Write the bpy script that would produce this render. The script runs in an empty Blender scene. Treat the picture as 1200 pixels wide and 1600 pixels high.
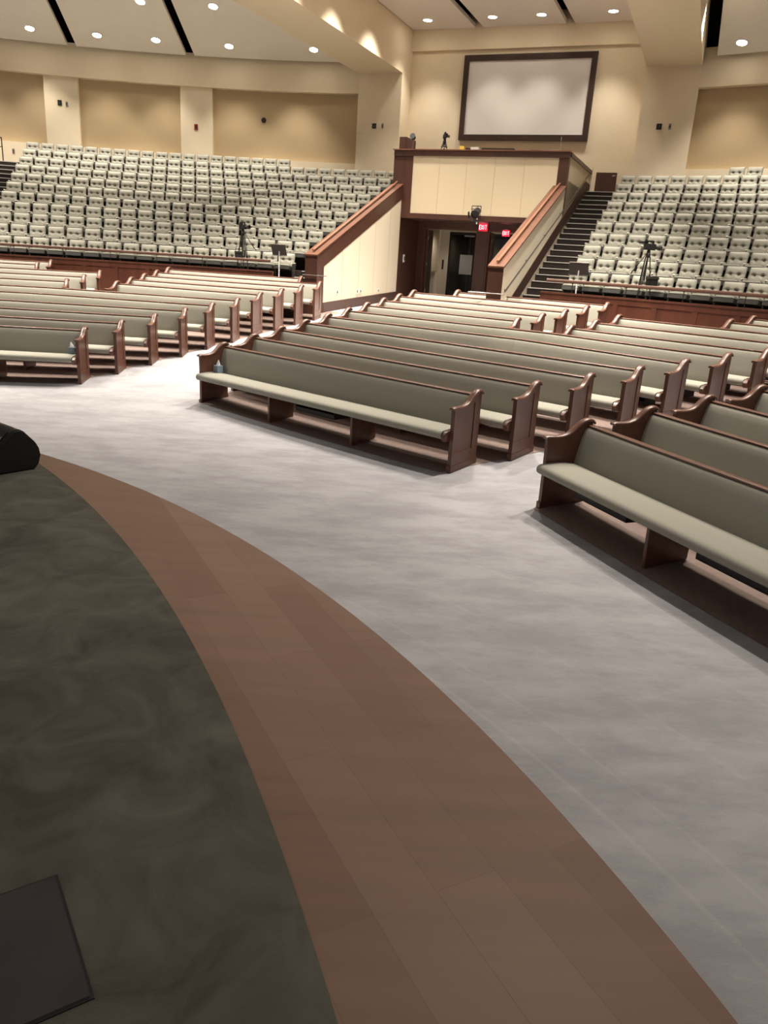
import bpy, bmesh, math, random
from mathutils import Vector, Matrix
random.seed(7)
C = bpy.context.scene.collection
PI = math.pi
# ------------------------------------------------------------------ helpers
def hexc(r, g, b):
    f = lambda c: (c/255/12.92 if c/255 <= .04045 else ((c/255+.055)/1.055)**2.4)
    return (f(r), f(g), f(b), 1)

def bx(bm, x0, x1, y0, y1, z0, z1, M=None):
    vs = [bm.verts.new((x, y, z)) for x in (x0, x1) for y in (y0, y1) for z in (z0, z1)]
    for f in ((0,1,3,2),(4,6,7,5),(0,4,5,1),(2,3,7,6),(0,2,6,4),(1,5,7,3)):
        bm.faces.new([vs[i] for i in f])
    if M is not None: bmesh.ops.transform(bm, matrix=M, verts=vs)
    return vs

def prism(bm, pts, off):
    """solid: a planar outline (3D points) pushed along the vector off"""
    off = Vector(off)
    a = [bm.verts.new(p) for p in pts]; b = [bm.verts.new(Vector(p)+off) for p in pts]
    bm.faces.new(a[::-1]); bm.faces.new(b)
    n = len(pts)
    for i in range(n): bm.faces.new((a[i], a[(i+1) % n], b[(i+1) % n], b[i]))
    return a+b

def tube(bm, pts, r, n=8, cap=True):
    rings = []
    for i, p in enumerate(pts):
        p = Vector(p)
        d = (Vector(pts[min(i+1, len(pts)-1)]) - Vector(pts[max(i-1, 0)])).normalized()
        a = d.cross(Vector((0, 0, 1)))
        if a.length < 1e-3: a = d.cross(Vector((1, 0, 0)))
        a.normalize(); b = d.cross(a)
        rr = r[i] if isinstance(r, (list, tuple)) else r
        rings.append([bm.verts.new(p + (a*math.cos(t) + b*math.sin(t))*rr) for t in [2*PI*k/n for k in range(n)]])
    for A, B in zip(rings, rings[1:]):
        for k in range(n): bm.faces.new((A[k], A[(k+1) % n], B[(k+1) % n], B[k]))
    if cap: bm.faces.new(rings[0][::-1]); bm.faces.new(rings[-1])

def lathe(bm, prof, n=24, M=None):
    rings = [[bm.verts.new((r*math.cos(2*PI*k/n), r*math.sin(2*PI*k/n), z)) for k in range(n)] for r, z in prof]
    for A, B in zip(rings, rings[1:]):
        for k in range(n): bm.faces.new((A[k], A[(k+1) % n], B[(k+1) % n], B[k]))
    bm.faces.new(rings[0][::-1]); bm.faces.new(rings[-1])
    if M is not None: bmesh.ops.transform(bm, matrix=M, verts=[v for R in rings for v in R])

def obj(name, bm, m, parent=None, smooth=False, bevel=0, seg=2, angle=40):
    bmesh.ops.recalc_face_normals(bm, faces=bm.faces[:])
    if bevel:
        ed = [e for e in bm.edges if len(e.link_faces) == 2 and e.calc_face_angle(0) > math.radians(30)]
        bmesh.ops.bevel(bm, geom=ed, offset=bevel, segments=seg, affect='EDGES', clamp_overlap=True)
    me = bpy.data.meshes.new(name); bm.to_mesh(me); bm.free()
    o = bpy.data.objects.new(name, me); C.objects.link(o)
    me.materials.append(m)
    if smooth or bevel:
        for p in me.polygons: p.use_smooth = True
        try: me.set_sharp_from_angle(angle=math.radians(angle))
        except Exception: pass
    if parent is not None: o.parent = parent
    return o

def tag(o, label, cat, group=None, kind=None):
    o['label'] = label; o['category'] = cat
    if group: o['group'] = group
    if kind: o['kind'] = kind
    return o

def thing(name, label, cat, loc=(0, 0, 0), rotz=0, group=None):
    o = bpy.data.objects.new(name, None); C.objects.link(o)
    o.location = loc; o.rotation_euler = (0, 0, rotz); o.empty_display_size = .1
    return tag(o, label, cat, group)

def struct(name, bm, m, **k):
    o = obj(name, bm, m, **k); o['kind'] = 'structure'; return o

def dup(root, loc, rotz, label, group=None):
    r = root.copy(); C.objects.link(r); r.location = loc; r.rotation_euler = (0, 0, rotz); r['label'] = label
    if group: r['group'] = group
    for ch in root.children:
        c = ch.copy(); C.objects.link(c); c.parent = r
        for g in ch.children:
            d = g.copy(); C.objects.link(d); d.parent = c
    return r

ORD = ['first','second','third','fourth','fifth','sixth','seventh','eighth','ninth','tenth','eleventh','twelfth','thirteenth','fourteenth','fifteenth','sixteenth','seventeenth','eighteenth','nineteenth','twentieth','twenty-first','twenty-second','twenty-third','twenty-fourth','twenty-fifth','twenty-sixth','twenty-seventh','twenty-eighth','twenty-ninth','thirtieth']

# ------------------------------------------------------------------ materials
def mat(name, col, rough=.6, spec=.4, metal=0, noise=None, bump=None, emit=None):
    m = bpy.data.materials.new(name); m.use_nodes = True
    nt = m.node_tree; b = nt.nodes['Principled BSDF']
    b.inputs['Base Color'].default_value = col; b.inputs['Roughness'].default_value = rough
    b.inputs['Metallic'].default_value = metal; b.inputs['Specular IOR Level'].default_value = spec
    tc = nt.nodes.new('ShaderNodeTexCoord')
    if noise:
        sc, amt = noise[0], noise[1]; st = noise[2] if len(noise) > 2 else (1, 1, 1)
        mp = nt.nodes.new('ShaderNodeMapping'); mp.inputs['Scale'].default_value = st
        nt.links.new(tc.outputs['Object'], mp.inputs['Vector'])
        n = nt.nodes.new('ShaderNodeTexNoise'); n.inputs['Scale'].default_value = sc; n.inputs['Detail'].default_value = 5
        nt.links.new(mp.outputs[0], n.inputs['Vector'])
        r = nt.nodes.new('ShaderNodeValToRGB')
        r.color_ramp.elements[0].position = .3; r.color_ramp.elements[1].position = .7
        r.color_ramp.elements[0].color = [c*(1-amt) for c in col[:3]]+[1]
        r.color_ramp.elements[1].color = [min(1, c*(1+amt)) for c in col[:3]]+[1]
        nt.links.new(n.outputs['Fac'], r.inputs[0]); nt.links.new(r.outputs[0], b.inputs['Base Color'])
    if bump:
        n2 = nt.nodes.new('ShaderNodeTexNoise'); n2.inputs['Scale'].default_value = bump[0]; n2.inputs['Detail'].default_value = 4
        nt.links.new(tc.outputs['Object'], n2.inputs['Vector'])
        bu = nt.nodes.new('ShaderNodeBump'); bu.inputs['Strength'].default_value = bump[1]; bu.inputs['Distance'].default_value = .01
        nt.links.new(n2.outputs['Fac'], bu.inputs['Height']); nt.links.new(bu.outputs[0], b.inputs['Normal'])
    if emit:
        b.inputs['Emission Color'].default_value = emit[0]; b.inputs['Emission Strength'].default_value = emit[1]
    return m

M = {}
M['fabric'] = mat('sage pew fabric', (.325, .31, .26, 1), .85, .15, noise=(180, .10), bump=(300, .15))
M['seatfab'] = mat('sage seat fabric', (.235, .228, .188, 1), .8, .2, noise=(120, .08), bump=(260, .12))
M['pewwood'] = mat('stained pew oak', (.115, .048, .030, 1), .34, .5, noise=(9, .16, (1, 1, .12)))
M['darkwood'] = mat('dark stained wood', (.060, .023, .014, 1), .42, .45, noise=(7, .18, (1, 1, .15)))
M['capwood'] = mat('rail cap wood', (.19, .080, .042, 1), .34, .5, noise=(8, .14, (.3, .3, 1)))
M['railwood'] = mat('guard rail wood', (.105, .052, .036, 1), .4, .4, noise=(8, .14, (.3, .3, 1)))
M['wingcap'] = mat('wing cap wood', (.090, .033, .015, 1), .5, .3, noise=(8, .14, (.3, .3, 1)))
M['panelwood'] = mat('cherry wainscot', (.090, .029, .016, 1), .4, .45, noise=(6, .2, (1, 1, .15)))
M['cream'] = mat('cream wall paint', (.78, .665, .485, 1), .9, .2, noise=(3, .015))
M['buff'] = mat('buff acoustic panel', (.50, .385, .235, 1), .95, .1, noise=(60, .04))
M['creampanel'] = mat('cream fabric panel', (.57, .475, .33, 1), .9, .15, noise=(80, .03))
M['wingpanel'] = mat('cream wing wall panel', (.66, .585, .455, 1), .9, .15, noise=(80, .02))
M['ceil'] = mat('off white ceiling panel', (.84, .79, .73, 1), .9, .2, noise=(2, .01))
M['black'] = mat('matte black', (.012, .011, .010, 1), .55, .4, noise=(30, .2))
M['plenum'] = mat('black plenum', (.006, .005, .004, 1), 1, 0, noise=(4, .2))
M['shell'] = mat('dark seat shell', (.030, .027, .022, 1), .4, .5, noise=(20, .15))
M['armpad'] = mat('grey armrest pad', (.42, .40, .33, 1), .45, .4, noise=(40, .06))
M['metal'] = mat('brushed metal', (.42, .40, .37, 1), .35, .5, 1, noise=(30, .08))
M['darkmetal'] = mat('dark bronze metal', (.05, .04, .035, 1), .4, .5, .6, noise=(30, .1))
M['white'] = mat('white plastic', (.75, .74, .72, 1), .5, .4, noise=(10, .02))
M['standgrey'] = mat('stand grey', (.10, .095, .09, 1), .5, .4, noise=(10, .05))
M['grey'] = mat('grey plastic', (.30, .28, .25, 1), .5, .4, noise=(10, .05))
M['screen'] = mat('projection screen fabric', (.74, .70, .66, 1), .95, .1, noise=(2, .01))
M['frame'] = mat('screen frame walnut', (.040, .018, .011, 1), .5, .4, noise=(8, .2, (1, 1, .2)))
M['stair'] = mat('charcoal stair carpet', (.035, .028, .024, 1), .95, .1, noise=(40, .25), bump=(200, .2))
M['nosing'] = mat('aluminium stair nosing', (.50, .46, .42, 1), .45, .4, 0, noise=(30, .1))
M['pewfloor'] = mat('mauve brown pew floor', (.235, .165, .140, 1), .65, .3, noise=(14, .10))
M['red'] = mat('fire alarm red', (.30, .03, .02, 1), .4, .5, noise=(10, .05))
M['exitred'] = mat('exit sign red', (.75, .02, .03, 1), .4, .4, noise=(10, .02), emit=((1, .02, .06, 1), .9))
M['exitwhite'] = mat('exit sign letters', (1, .9, .9, 1), .4, .4, noise=(10, .02), emit=((1, .72, .74, 1), 2.2))
M['lampface'] = mat('lit downlight lens', (1, .95, .85, 1), .4, .2, noise=(10, .01), emit=((1, .92, .80, 1), 40))
M['tissuebox'] = mat('blue grey tissue carton', (.23, .29, .36, 1), .6, .3, noise=(60, .3))
M['paper'] = mat('white paper', (.82, .82, .82, 1), .8, .2, noise=(10, .02))
M['yellow'] = mat('yellow plastic', (.75, .55, .10, 1), .5, .3, noise=(10, .05))
M['hatch'] = mat('floor box lid', (.052, .044, .046, 1), .6, .3, noise=(6, .15))
M['grille'] = mat('perforated black grille', (.010, .010, .009, 1), .6, .4, noise=(300, .5), bump=(500, .4))
M['logo'] = mat('silver badge', (.35, .34, .32, 1), .35, .5, .7, noise=(10, .05))
M['corridor'] = mat('corridor wall paint', (.60, .52, .40, 1), .9, .2, noise=(3, .02))
M['glass'] = mat('dark door glass', (.015, .014, .013, 1), .12, .6, noise=(3, .2))

def carpet_material():
    m = bpy.data.materials.new('brushed grey carpet'); m.use_nodes = True
    nt = m.node_tree; L = nt.links; N = nt.nodes; b = N['Principled BSDF']
    b.inputs['Roughness'].default_value = .95; b.inputs['Specular IOR Level'].default_value = .1
    geo = N.new('ShaderNodeTexCoord')
    mp = N.new('ShaderNodeMapping'); mp.inputs['Rotation'].default_value = (0, 0, .42); mp.inputs['Scale'].default_value = (.62, 1.55, 1)
    L.new(geo.outputs['Object'], mp.inputs['Vector'])
    n = N.new('ShaderNodeTexNoise'); n.inputs['Scale'].default_value = 1.9; n.inputs['Detail'].default_value = 10; n.inputs['Roughness'].default_value = .74; n.inputs['Distortion'].default_value = .15
    L.new(mp.outputs[0], n.inputs['Vector'])
    r = N.new('ShaderNodeValToRGB'); e = r.color_ramp.elements
    e[0].position = .43; e[0].color = (.325, .316, .326, 1); e[1].position = .575; e[1].color = (.415, .405, .418, 1)
    mpb = N.new('ShaderNodeMapping'); mpb.inputs['Rotation'].default_value = (0, 0, -.35); mpb.inputs['Scale'].default_value = (.8, 1.5, 1)
    L.new(geo.outputs['Object'], mpb.inputs['Vector'])
    nb = N.new('ShaderNodeTexNoise'); nb.inputs['Scale'].default_value = 1.2; nb.inputs['Detail'].default_value = 10; nb.inputs['Roughness'].default_value = .7
    L.new(mpb.outputs[0], nb.inputs['Vector'])
    mx = N.new('ShaderNodeMix'); mx.inputs[0].default_value = .5; L.new(n.outputs['Fac'], mx.inputs[2]); L.new(nb.outputs['Fac'], mx.inputs[3])
    L.new(mx.outputs[0], r.inputs[0])
    n3 = N.new('ShaderNodeTexNoise'); n3.inputs['Scale'].default_value = 160; n3.inputs['Detail'].default_value = 2
    L.new(geo.outputs['Object'], n3.inputs['Vector'])
    # thin brushed tracks that run parallel to the rounded stage front
    v = N.new('ShaderNodeVectorMath'); v.operation = 'DISTANCE'; v.inputs[1].default_value = (-7.21, -1.53, 0)
    L.new(geo.outputs['Object'], v.inputs[0])
    tot = None
    for rad, wd, amp in ((9.66, .022, .10), (9.95, .018, .07), (10.6, .03, .05), (11.4, .03, .04)):
        s = N.new('ShaderNodeMath'); s.operation = 'SUBTRACT'; s.inputs[1].default_value = rad; L.new(v.outputs['Value'], s.inputs[0])
        a = N.new('ShaderNodeMath'); a.operation = 'ABSOLUTE'; L.new(s.outputs[0], a.inputs[0])
        mr = N.new('ShaderNodeMapRange'); mr.inputs['From Min'].default_value = 0; mr.inputs['From Max'].default_value = wd; mr.inputs['To Min'].default_value = amp; mr.inputs['To Max'].default_value = 0
        L.new(a.outputs[0], mr.inputs['Value'])
        if tot is None: tot = mr.outputs[0]
        else:
            ad = N.new('ShaderNodeMath'); ad.operation = 'ADD'; L.new(tot, ad.inputs[0]); L.new(mr.outputs[0], ad.inputs[1]); tot = ad.outputs[0]
    mr = N.new('ShaderNodeMapRange'); mr.inputs['To Min'].default_value = .88; mr.inputs['To Max'].default_value = 1.12; L.new(n3.outputs['Fac'], mr.inputs['Value'])
    ad = N.new('ShaderNodeMath'); ad.operation = 'ADD'; L.new(tot, ad.inputs[0]); L.new(mr.outputs[0], ad.inputs[1])
    hs = N.new('ShaderNodeVectorMath'); hs.operation = 'SCALE'
    L.new(r.outputs[0], hs.inputs[0]); L.new(ad.outputs[0], hs.inputs['Scale']); L.new(hs.outputs[0], b.inputs['Base Color'])
    bu = N.new('ShaderNodeBump'); bu.inputs['Strength'].default_value = .25; bu.inputs['Distance'].default_value = .01
    L.new(n3.outputs['Fac'], bu.inputs['Height']); L.new(bu.outputs[0], b.inputs['Normal'])
    return m
M['carpet'] = carpet_material()

def stage_carpet_material():
    m = bpy.data.materials.new('charcoal green stage carpet'); m.use_nodes = True
    nt = m.node_tree; L = nt.links; N = nt.nodes; b = N['Principled BSDF']
    b.inputs['Roughness'].default_value = .95; b.inputs['Specular IOR Level'].default_value = .1
    tc = N.new('ShaderNodeTexCoord')
    n = N.new('ShaderNodeTexNoise'); n.inputs['Scale'].default_value = 3.2; n.inputs['Detail'].default_value = 6; n.inputs['Roughness'].default_value = .6; n.inputs['Distortion'].default_value = 1.2
    L.new(tc.outputs['Object'], n.inputs['Vector'])
    r = N.new('ShaderNodeValToRGB'); e = r.color_ramp.elements
    e[0].position = .32; e[0].color = (.088, .083, .068, 1); e[1].position = .70; e[1].color = (.165, .157, .132, 1)
    L.new(n.outputs['Fac'], r.inputs[0]); L.new(r.outputs[0], b.inputs['Base Color'])
    n3 = N.new('ShaderNodeTexNoise'); n3.inputs['Scale'].default_value = 220
    L.new(tc.outputs['Object'], n3.inputs['Vector'])
    bu = N.new('ShaderNodeBump'); bu.inputs['Strength'].default_value = .3; bu.inputs['Distance'].default_value = .01
    L.new(n3.outputs['Fac'], bu.inputs['Height']); L.new(bu.outputs[0], b.inputs['Normal'])
    return m
M['stagecarpet'] = stage_carpet_material()

def stage_wood_material():
    m = bpy.data.materials.new('stage border boards'); m.use_nodes = True
    nt = m.node_tree; L = nt.links; N = nt.nodes; b = N['Principled BSDF']
    b.inputs['Roughness'].default_value = .5; b.inputs['Specular IOR Level'].default_value = .25
    tc = N.new('ShaderNodeTexCoord')
    mp = N.new('ShaderNodeMapping'); mp.inputs['Rotation'].default_value = (0, 0, math.radians(62)); L.new(tc.outputs['Object'], mp.inputs['Vector'])
    br = N.new('ShaderNodeTexBrick'); br.inputs['Scale'].default_value = 1; br.inputs['Brick Width'].default_value = 1.35; br.inputs['Row Height'].default_value = .19
    br.inputs['Mortar Size'].default_value = .0012; br.inputs['Color1'].default_value = (.242, .142, .100, 1); br.inputs['Color2'].default_value = (.292, .182, .134, 1); br.inputs['Mortar'].default_value = (.225, .130, .092, 1)
    L.new(mp.outputs[0], br.inputs['Vector'])
    n = N.new('ShaderNodeTexNoise'); n.inputs['Scale'].default_value = 4; n.inputs['Detail'].default_value = 6
    mp2 = N.new('ShaderNodeMapping'); mp2.inputs['Rotation'].default_value = (0, 0, math.radians(62)); mp2.inputs['Scale'].default_value = (.25, 3, 1)
    L.new(tc.outputs['Object'], mp2.inputs['Vector']); L.new(mp2.outputs[0], n.inputs['Vector'])
    mr = N.new('ShaderNodeMapRange'); mr.inputs['To Min'].default_value = .80; mr.inputs['To Max'].default_value = 1.2; L.new(n.outputs['Fac'], mr.inputs['Value'])
    hs = N.new('ShaderNodeVectorMath'); hs.operation = 'SCALE'; L.new(br.outputs['Color'], hs.inputs[0]); L.new(mr.outputs[0], hs.inputs['Scale'])
    L.new(hs.outputs[0], b.inputs['Base Color'])
    return m
M['stagewood'] = stage_wood_material()

# ------------------------------------------------------------------ hall coordinates
# world: z up, metres; the camera stands over (0, 0). t runs along the booth front, s along the hall axis.
AX = math.radians(69.0)
VX = Vector((math.cos(AX), math.sin(AX), 0)); UX = Vector((VX.y, -VX.x, 0))
C0 = Vector((-8.4, 1.2, 0))                       # centre of the fan of rows
T0 = C0.dot(UX); S0 = C0.dot(VX)
RZ = math.atan2(UX.y, UX.x)                       # rotation that turns +x into +t
def H(t, s, z=0): return UX*t + VX*s + Vector((0, 0, z))
HM = Matrix(((UX.x, VX.x, 0, 0), (UX.y, VX.y, 0, 0), (0, 0, 1, 0), (0, 0, 0, 1)))
def hbox(bm, t0, t1, s0, s1, z0, z1): return bx(bm, t0, t1, s0, s1, z0, z1, HM)
def polar(r, deg, z=0): a = math.radians(deg); return C0 + Vector((r*math.cos(a), r*math.sin(a), z))
def deg_at(r, t): return math.degrees(AX - math.asin(max(-1, min(1, (t-T0)/r))))      # angle at which radius r meets the line t
def rad_at(p): return (Vector((p[0], p[1], 0))-C0).length
def zf(r):                                          # raked floor
    if r < 11.8: return 0.
    if r < 22.4: return .095*(r-11.8)
    if r < 29.5: return 1.007+.038*(r-22.4)
    return 1.277

def sector(bm, r0, r1, a0, a1, z0, z1, n=None, za=None, zb=None):
    """solid annulus sector; z may differ at inner/outer radius via za/zb (adds to both)"""
    n = n or max(2, int(abs(a1-a0)/1.2)+1)
    za = za or 0; zb = zb or 0
    rows = []
    for i in range(n+1):
        a = a0+(a1-a0)*i/n
        rows.append([bm.verts.new(polar(r0, a, z0+za)), bm.verts.new(polar(r1, a, z0+zb)), bm.verts.new(polar(r1, a, z1+zb)), bm.verts.new(polar(r0, a, z1+za))])
    for A, B in zip(rows, rows[1:]):
        for k in range(4): bm.faces.new((A[k], A[(k+1) % 4], B[(k+1) % 4], B[k]))
    bm.faces.new(rows[0][::-1]); bm.faces.new(rows[-1])

# ------------------------------------------------------------------ floor
bm = bmesh.new()
rs = [2+.5*i for i in range(0, 20)] + [11.8+.4*i for i in range(0, 60)]
angs = [-30+3*i for i in range(0, 58)]
g = [[bm.verts.new(polar(r, a, zf(r))) for a in angs] for r in rs]
for A, B in zip(g, g[1:]):
    for k in range(len(angs)-1): bm.faces.new((A[k], A[k+1], B[k+1], B[k]))
struct('floor', bm, M['carpet'], smooth=True)

# aisle edges of the pew blocks: end of row k = p0 + k*d
LN = dict(AL=((-2.882, 13.305), (.368, .832)), AR=((1.16, 9.85), (.826, .491)), A2R=((2.55, 16.248), (.605, .62)),
          A3L=((3.43, 15.352), (.626, .683)), A4L=((6.766, 16.096), (.63, .435)), BL=((2.219, 8.454), (.861, .528)),
          CR=((-5.647, 14.334), (.395, .832)), C2L=((-7.163, 20.345), (.091, .83)), C2R=((-8.383, 20.248), (.063, .97)), C3=((-10.259, 22.809), (.062, .76)))
def LP(n, k): p, d = LN[n]; return Vector((p[0]+k*d[0], p[1]+k*d[1], 0))
MA = math.radians(70)
def mirror(p):                                       # across the fan's own axis
    d = Vector((p.x, p.y, 0))-C0; a = 2*MA-math.atan2(d.y, d.x); return C0+Vector((math.cos(a), math.sin(a), 0))*d.length
def rot0(p, deg): d = p-C0; a = math.radians(deg); return C0+Vector((d.x*math.cos(a)-d.y*math.sin(a), d.x*math.sin(a)+d.y*math.cos(a), 0))

def pew_floor(lf, rf, k0, k1):
    bm = bmesh.new(); rows = []
    n = 40; m = 10
    for i in range(n+1):
        k = k0+(k1-k0)*i/n; a, b = lf(k), rf(k); d = (b-a).normalized()*.07
        a = a-d; b = b+d; row = []
        for j in range(m+1):
            p = a.lerp(b, j/m)
            p.z = zf(rad_at(p))+.006; row.append(bm.verts.new(p))
        rows.append(row)
    for A, B in zip(rows, rows[1:]):
        for j in range(m): bm.faces.new((A[j], A[j+1], B[j+1], B[j]))
    o = struct('floor', bm, M['pewfloor'])
pew_floor(lambda k: LP('AL', k), lambda k: LP('AR', k), -.66, 10.4)
pew_floor(lambda k: mirror(LP('AR', k)), lambda k: LP('CR', k), -.64, 10.4)
pew_floor(lambda k: LP('BL', k), lambda k: rot0(LP('BL', k), -24), -.62, 6)

# ------------------------------------------------------------------ pews
FL = .56                                             # depth of an end panel
SC = [(-.005, .905), (.0, .925), (.03, .936), (.07, .934), (.11, .918), (.15, .890), (.19, .853), (.23, .815), (.28, .782), (.34, .762), (.40, .752), (.47, .750), (.55, .754), (FL, .750)]

REF = [Vector((0, 0, 0))]                             # where the row's local origin stands
def fwd(a, b):                                        # horizontal normal of a row, pointing to the stage
    d = (b-a).normalized(); n = Vector((d.y, -d.x, 0))
    if (C0-REF[0]-(a+b)/2).dot(n) < 0: n = -n
    return n

def sweep(bm, prof, path, z=0):
    """closed profile [(forward, height)] carried along a horizontal polyline"""
    rings = []
    for i, p in enumerate(path):
        ns = []
        if i > 0: ns.append(fwd(path[i-1], p))
        if i < len(path)-1: ns.append(fwd(p, path[i+1]))
        n = sum(ns, Vector()).normalized(); c = n.dot(ns[0])
        rings.append([bm.verts.new(p + n*(f/c) + Vector((0, 0, h+z))) for f, h in prof])
    m = len(prof)
    for A, B in zip(rings, rings[1:]):
        for k in range(m): bm.faces.new((A[k], A[(k+1) % m], B[(k+1) % m], B[k]))
    bm.faces.new(rings[0][::-1]); bm.faces.new(rings[-1])

def arcp(cx, cz, r, a0, a1, n):
    return [(cx+r*math.cos(math.radians(a0+(a1-a0)*i/n)), cz+r*math.sin(math.radians(a0+(a1-a0)*i/n))) for i in range(n+1)]
SEAT = [(.13, .395), (.14, .445), (.22, .468), (.34, .478), (.46, .477), (.55, .470)] + arcp(.605, .412, .054, 80, -95, 7) + [(.54, .362), (.30, .38)]
BACK = [(.028, .40), (.170, .41), (.176, .47), (.160, .56), (.138, .66), (.112, .76), (.090, .83), (.070, .858), (.045, .866), (.025, .862)]
SHELL = [(.0, .30), (.026, .30), (.024, .872), (.0, .872)]
RAIL = [(-.010, .862), (-.012, .884), (0, .893), (.05, .893), (.066, .884), (.066, .868), (.03, .864)]
SEATBASE = [(.12, .365), (.14, .385), (.50, .378), (.53, .352), (.50, .335), (.14, .345)]
CAPBLK = [(.14, .33), (.14, .455), (.52, .470), (.61, .455), (.660, .408), (.625, .335), (.50, .325)]

def end_panel(root, p, d, n, out, z, label=None):
    """p: outer back corner on the floor (relative to root), d: along the pew pointing inwards, n: forward"""
    def W(x, f, h): return p + d*x + n*f + Vector((0, 0, h))
    zr = .095*FL
    bm = bmesh.new()
    outl = [(0, -.012)] + SC + [(FL-.012, .62), (FL-.018, -zr-.012)]
    a = [bm.verts.new(W(.010, f, h)) for f, h in outl]; b = [bm.verts.new(W(.052, f, h)) for f, h in outl]
    bm.faces.new(a); bm.faces.new(b[::-1])
    for i in range(len(outl)): bm.faces.new((a[i], a[(i+1) % len(outl)], b[(i+1) % len(outl)], b[i]))
    pn = obj('end_panel', bm, M['pewwood'], root, angle=20, smooth=True)
    # raised stiles and rails that leave a sunk field
    bm = bmesh.new()
    inn = [(.125, .20), (.125, .80), (.150, .80), (.18, .775), (.22, .738), (.26, .712), (.31, .69), (.36, .682), (.41, .680), (.46, .680), (.50, .682), (.507, .55), (.505, .18)]
    ou2 = [(.0, -.012), (.0, .90), (.06, .92), (.12, .895), (.17, .855), (.22, .81), (.27, .775), (.33, .752), (.40, .742), (.47, .74), (FL-.008, .742), (FL-.014, .55), (FL-.018, -zr-.012)]
    for x0, x1 in ((.0, .010), (.052, .056)):
        A = [bm.verts.new(W(x0, f, h)) for f, h in ou2]; B = [bm.verts.new(W(x0, f, h)) for f, h in inn]
        A1 = [bm.verts.new(W(x1, f, h)) for f, h in ou2]; B1 = [bm.verts.new(W(x1, f, h)) for f, h in inn]
        q = len(ou2)
        for i in range(q):
            j = (i+1) % q
            bm.faces.new((A[i], A[j], B[j], B[i])); bm.faces.new((A1[i], B1[i], B1[j], A1[j]))
            bm.faces.new((A[i], A1[i], A1[j], A[j])); bm.faces.new((B[i], B[j], B1[j], B1[i]))
    obj('panel_moulding', bm, M['pewwood'], pn)
    bm = bmesh.new()                                  # curved cap
    rg = []
    prof = [(-.016, -.010), (-.020, .004), (-.012, .018), (.010, .026), (.046, .026), (.068, .018), (.076, .004), (.072, -.010)]
    pts = [(-.022, .900)] + SC[1:-1] + [(FL+.016, .744)]
    for i, (f, h) in enumerate(pts):
        f0, h0 = pts[max(0, i-1)]; f1, h1 = pts[min(len(pts)-1, i+1)]
        l = math.hypot(f1-f0, h1-h0); nx, nz = -(h1-h0)/l, (f1-f0)/l
        rg.append([bm.verts.new(W(x, f+nx*e, h+nz*e)) for x, e in prof])
    for A, B in zip(rg, rg[1:]):
        for k in range(len(prof)): bm.faces.new((A[k], A[(k+1) % len(prof)], B[(k+1) % len(prof)], B[k]))
    bm.faces.new(rg[0]); bm.faces.new(rg[-1][::-1])
    obj('panel_cap', bm, M['pewwood'], pn, smooth=True, angle=50)
    bm = bmesh.new()                                  # plinth
    A = [W(-.010, f, h) for f, h in ((-.008, -.012), (-.008, .075), (FL, .075-zr), (FL, -zr-.012))]
    prism(bm, A, d*.074)
    obj('plinth', bm, M['pewwood'], pn, bevel=.005)

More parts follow.
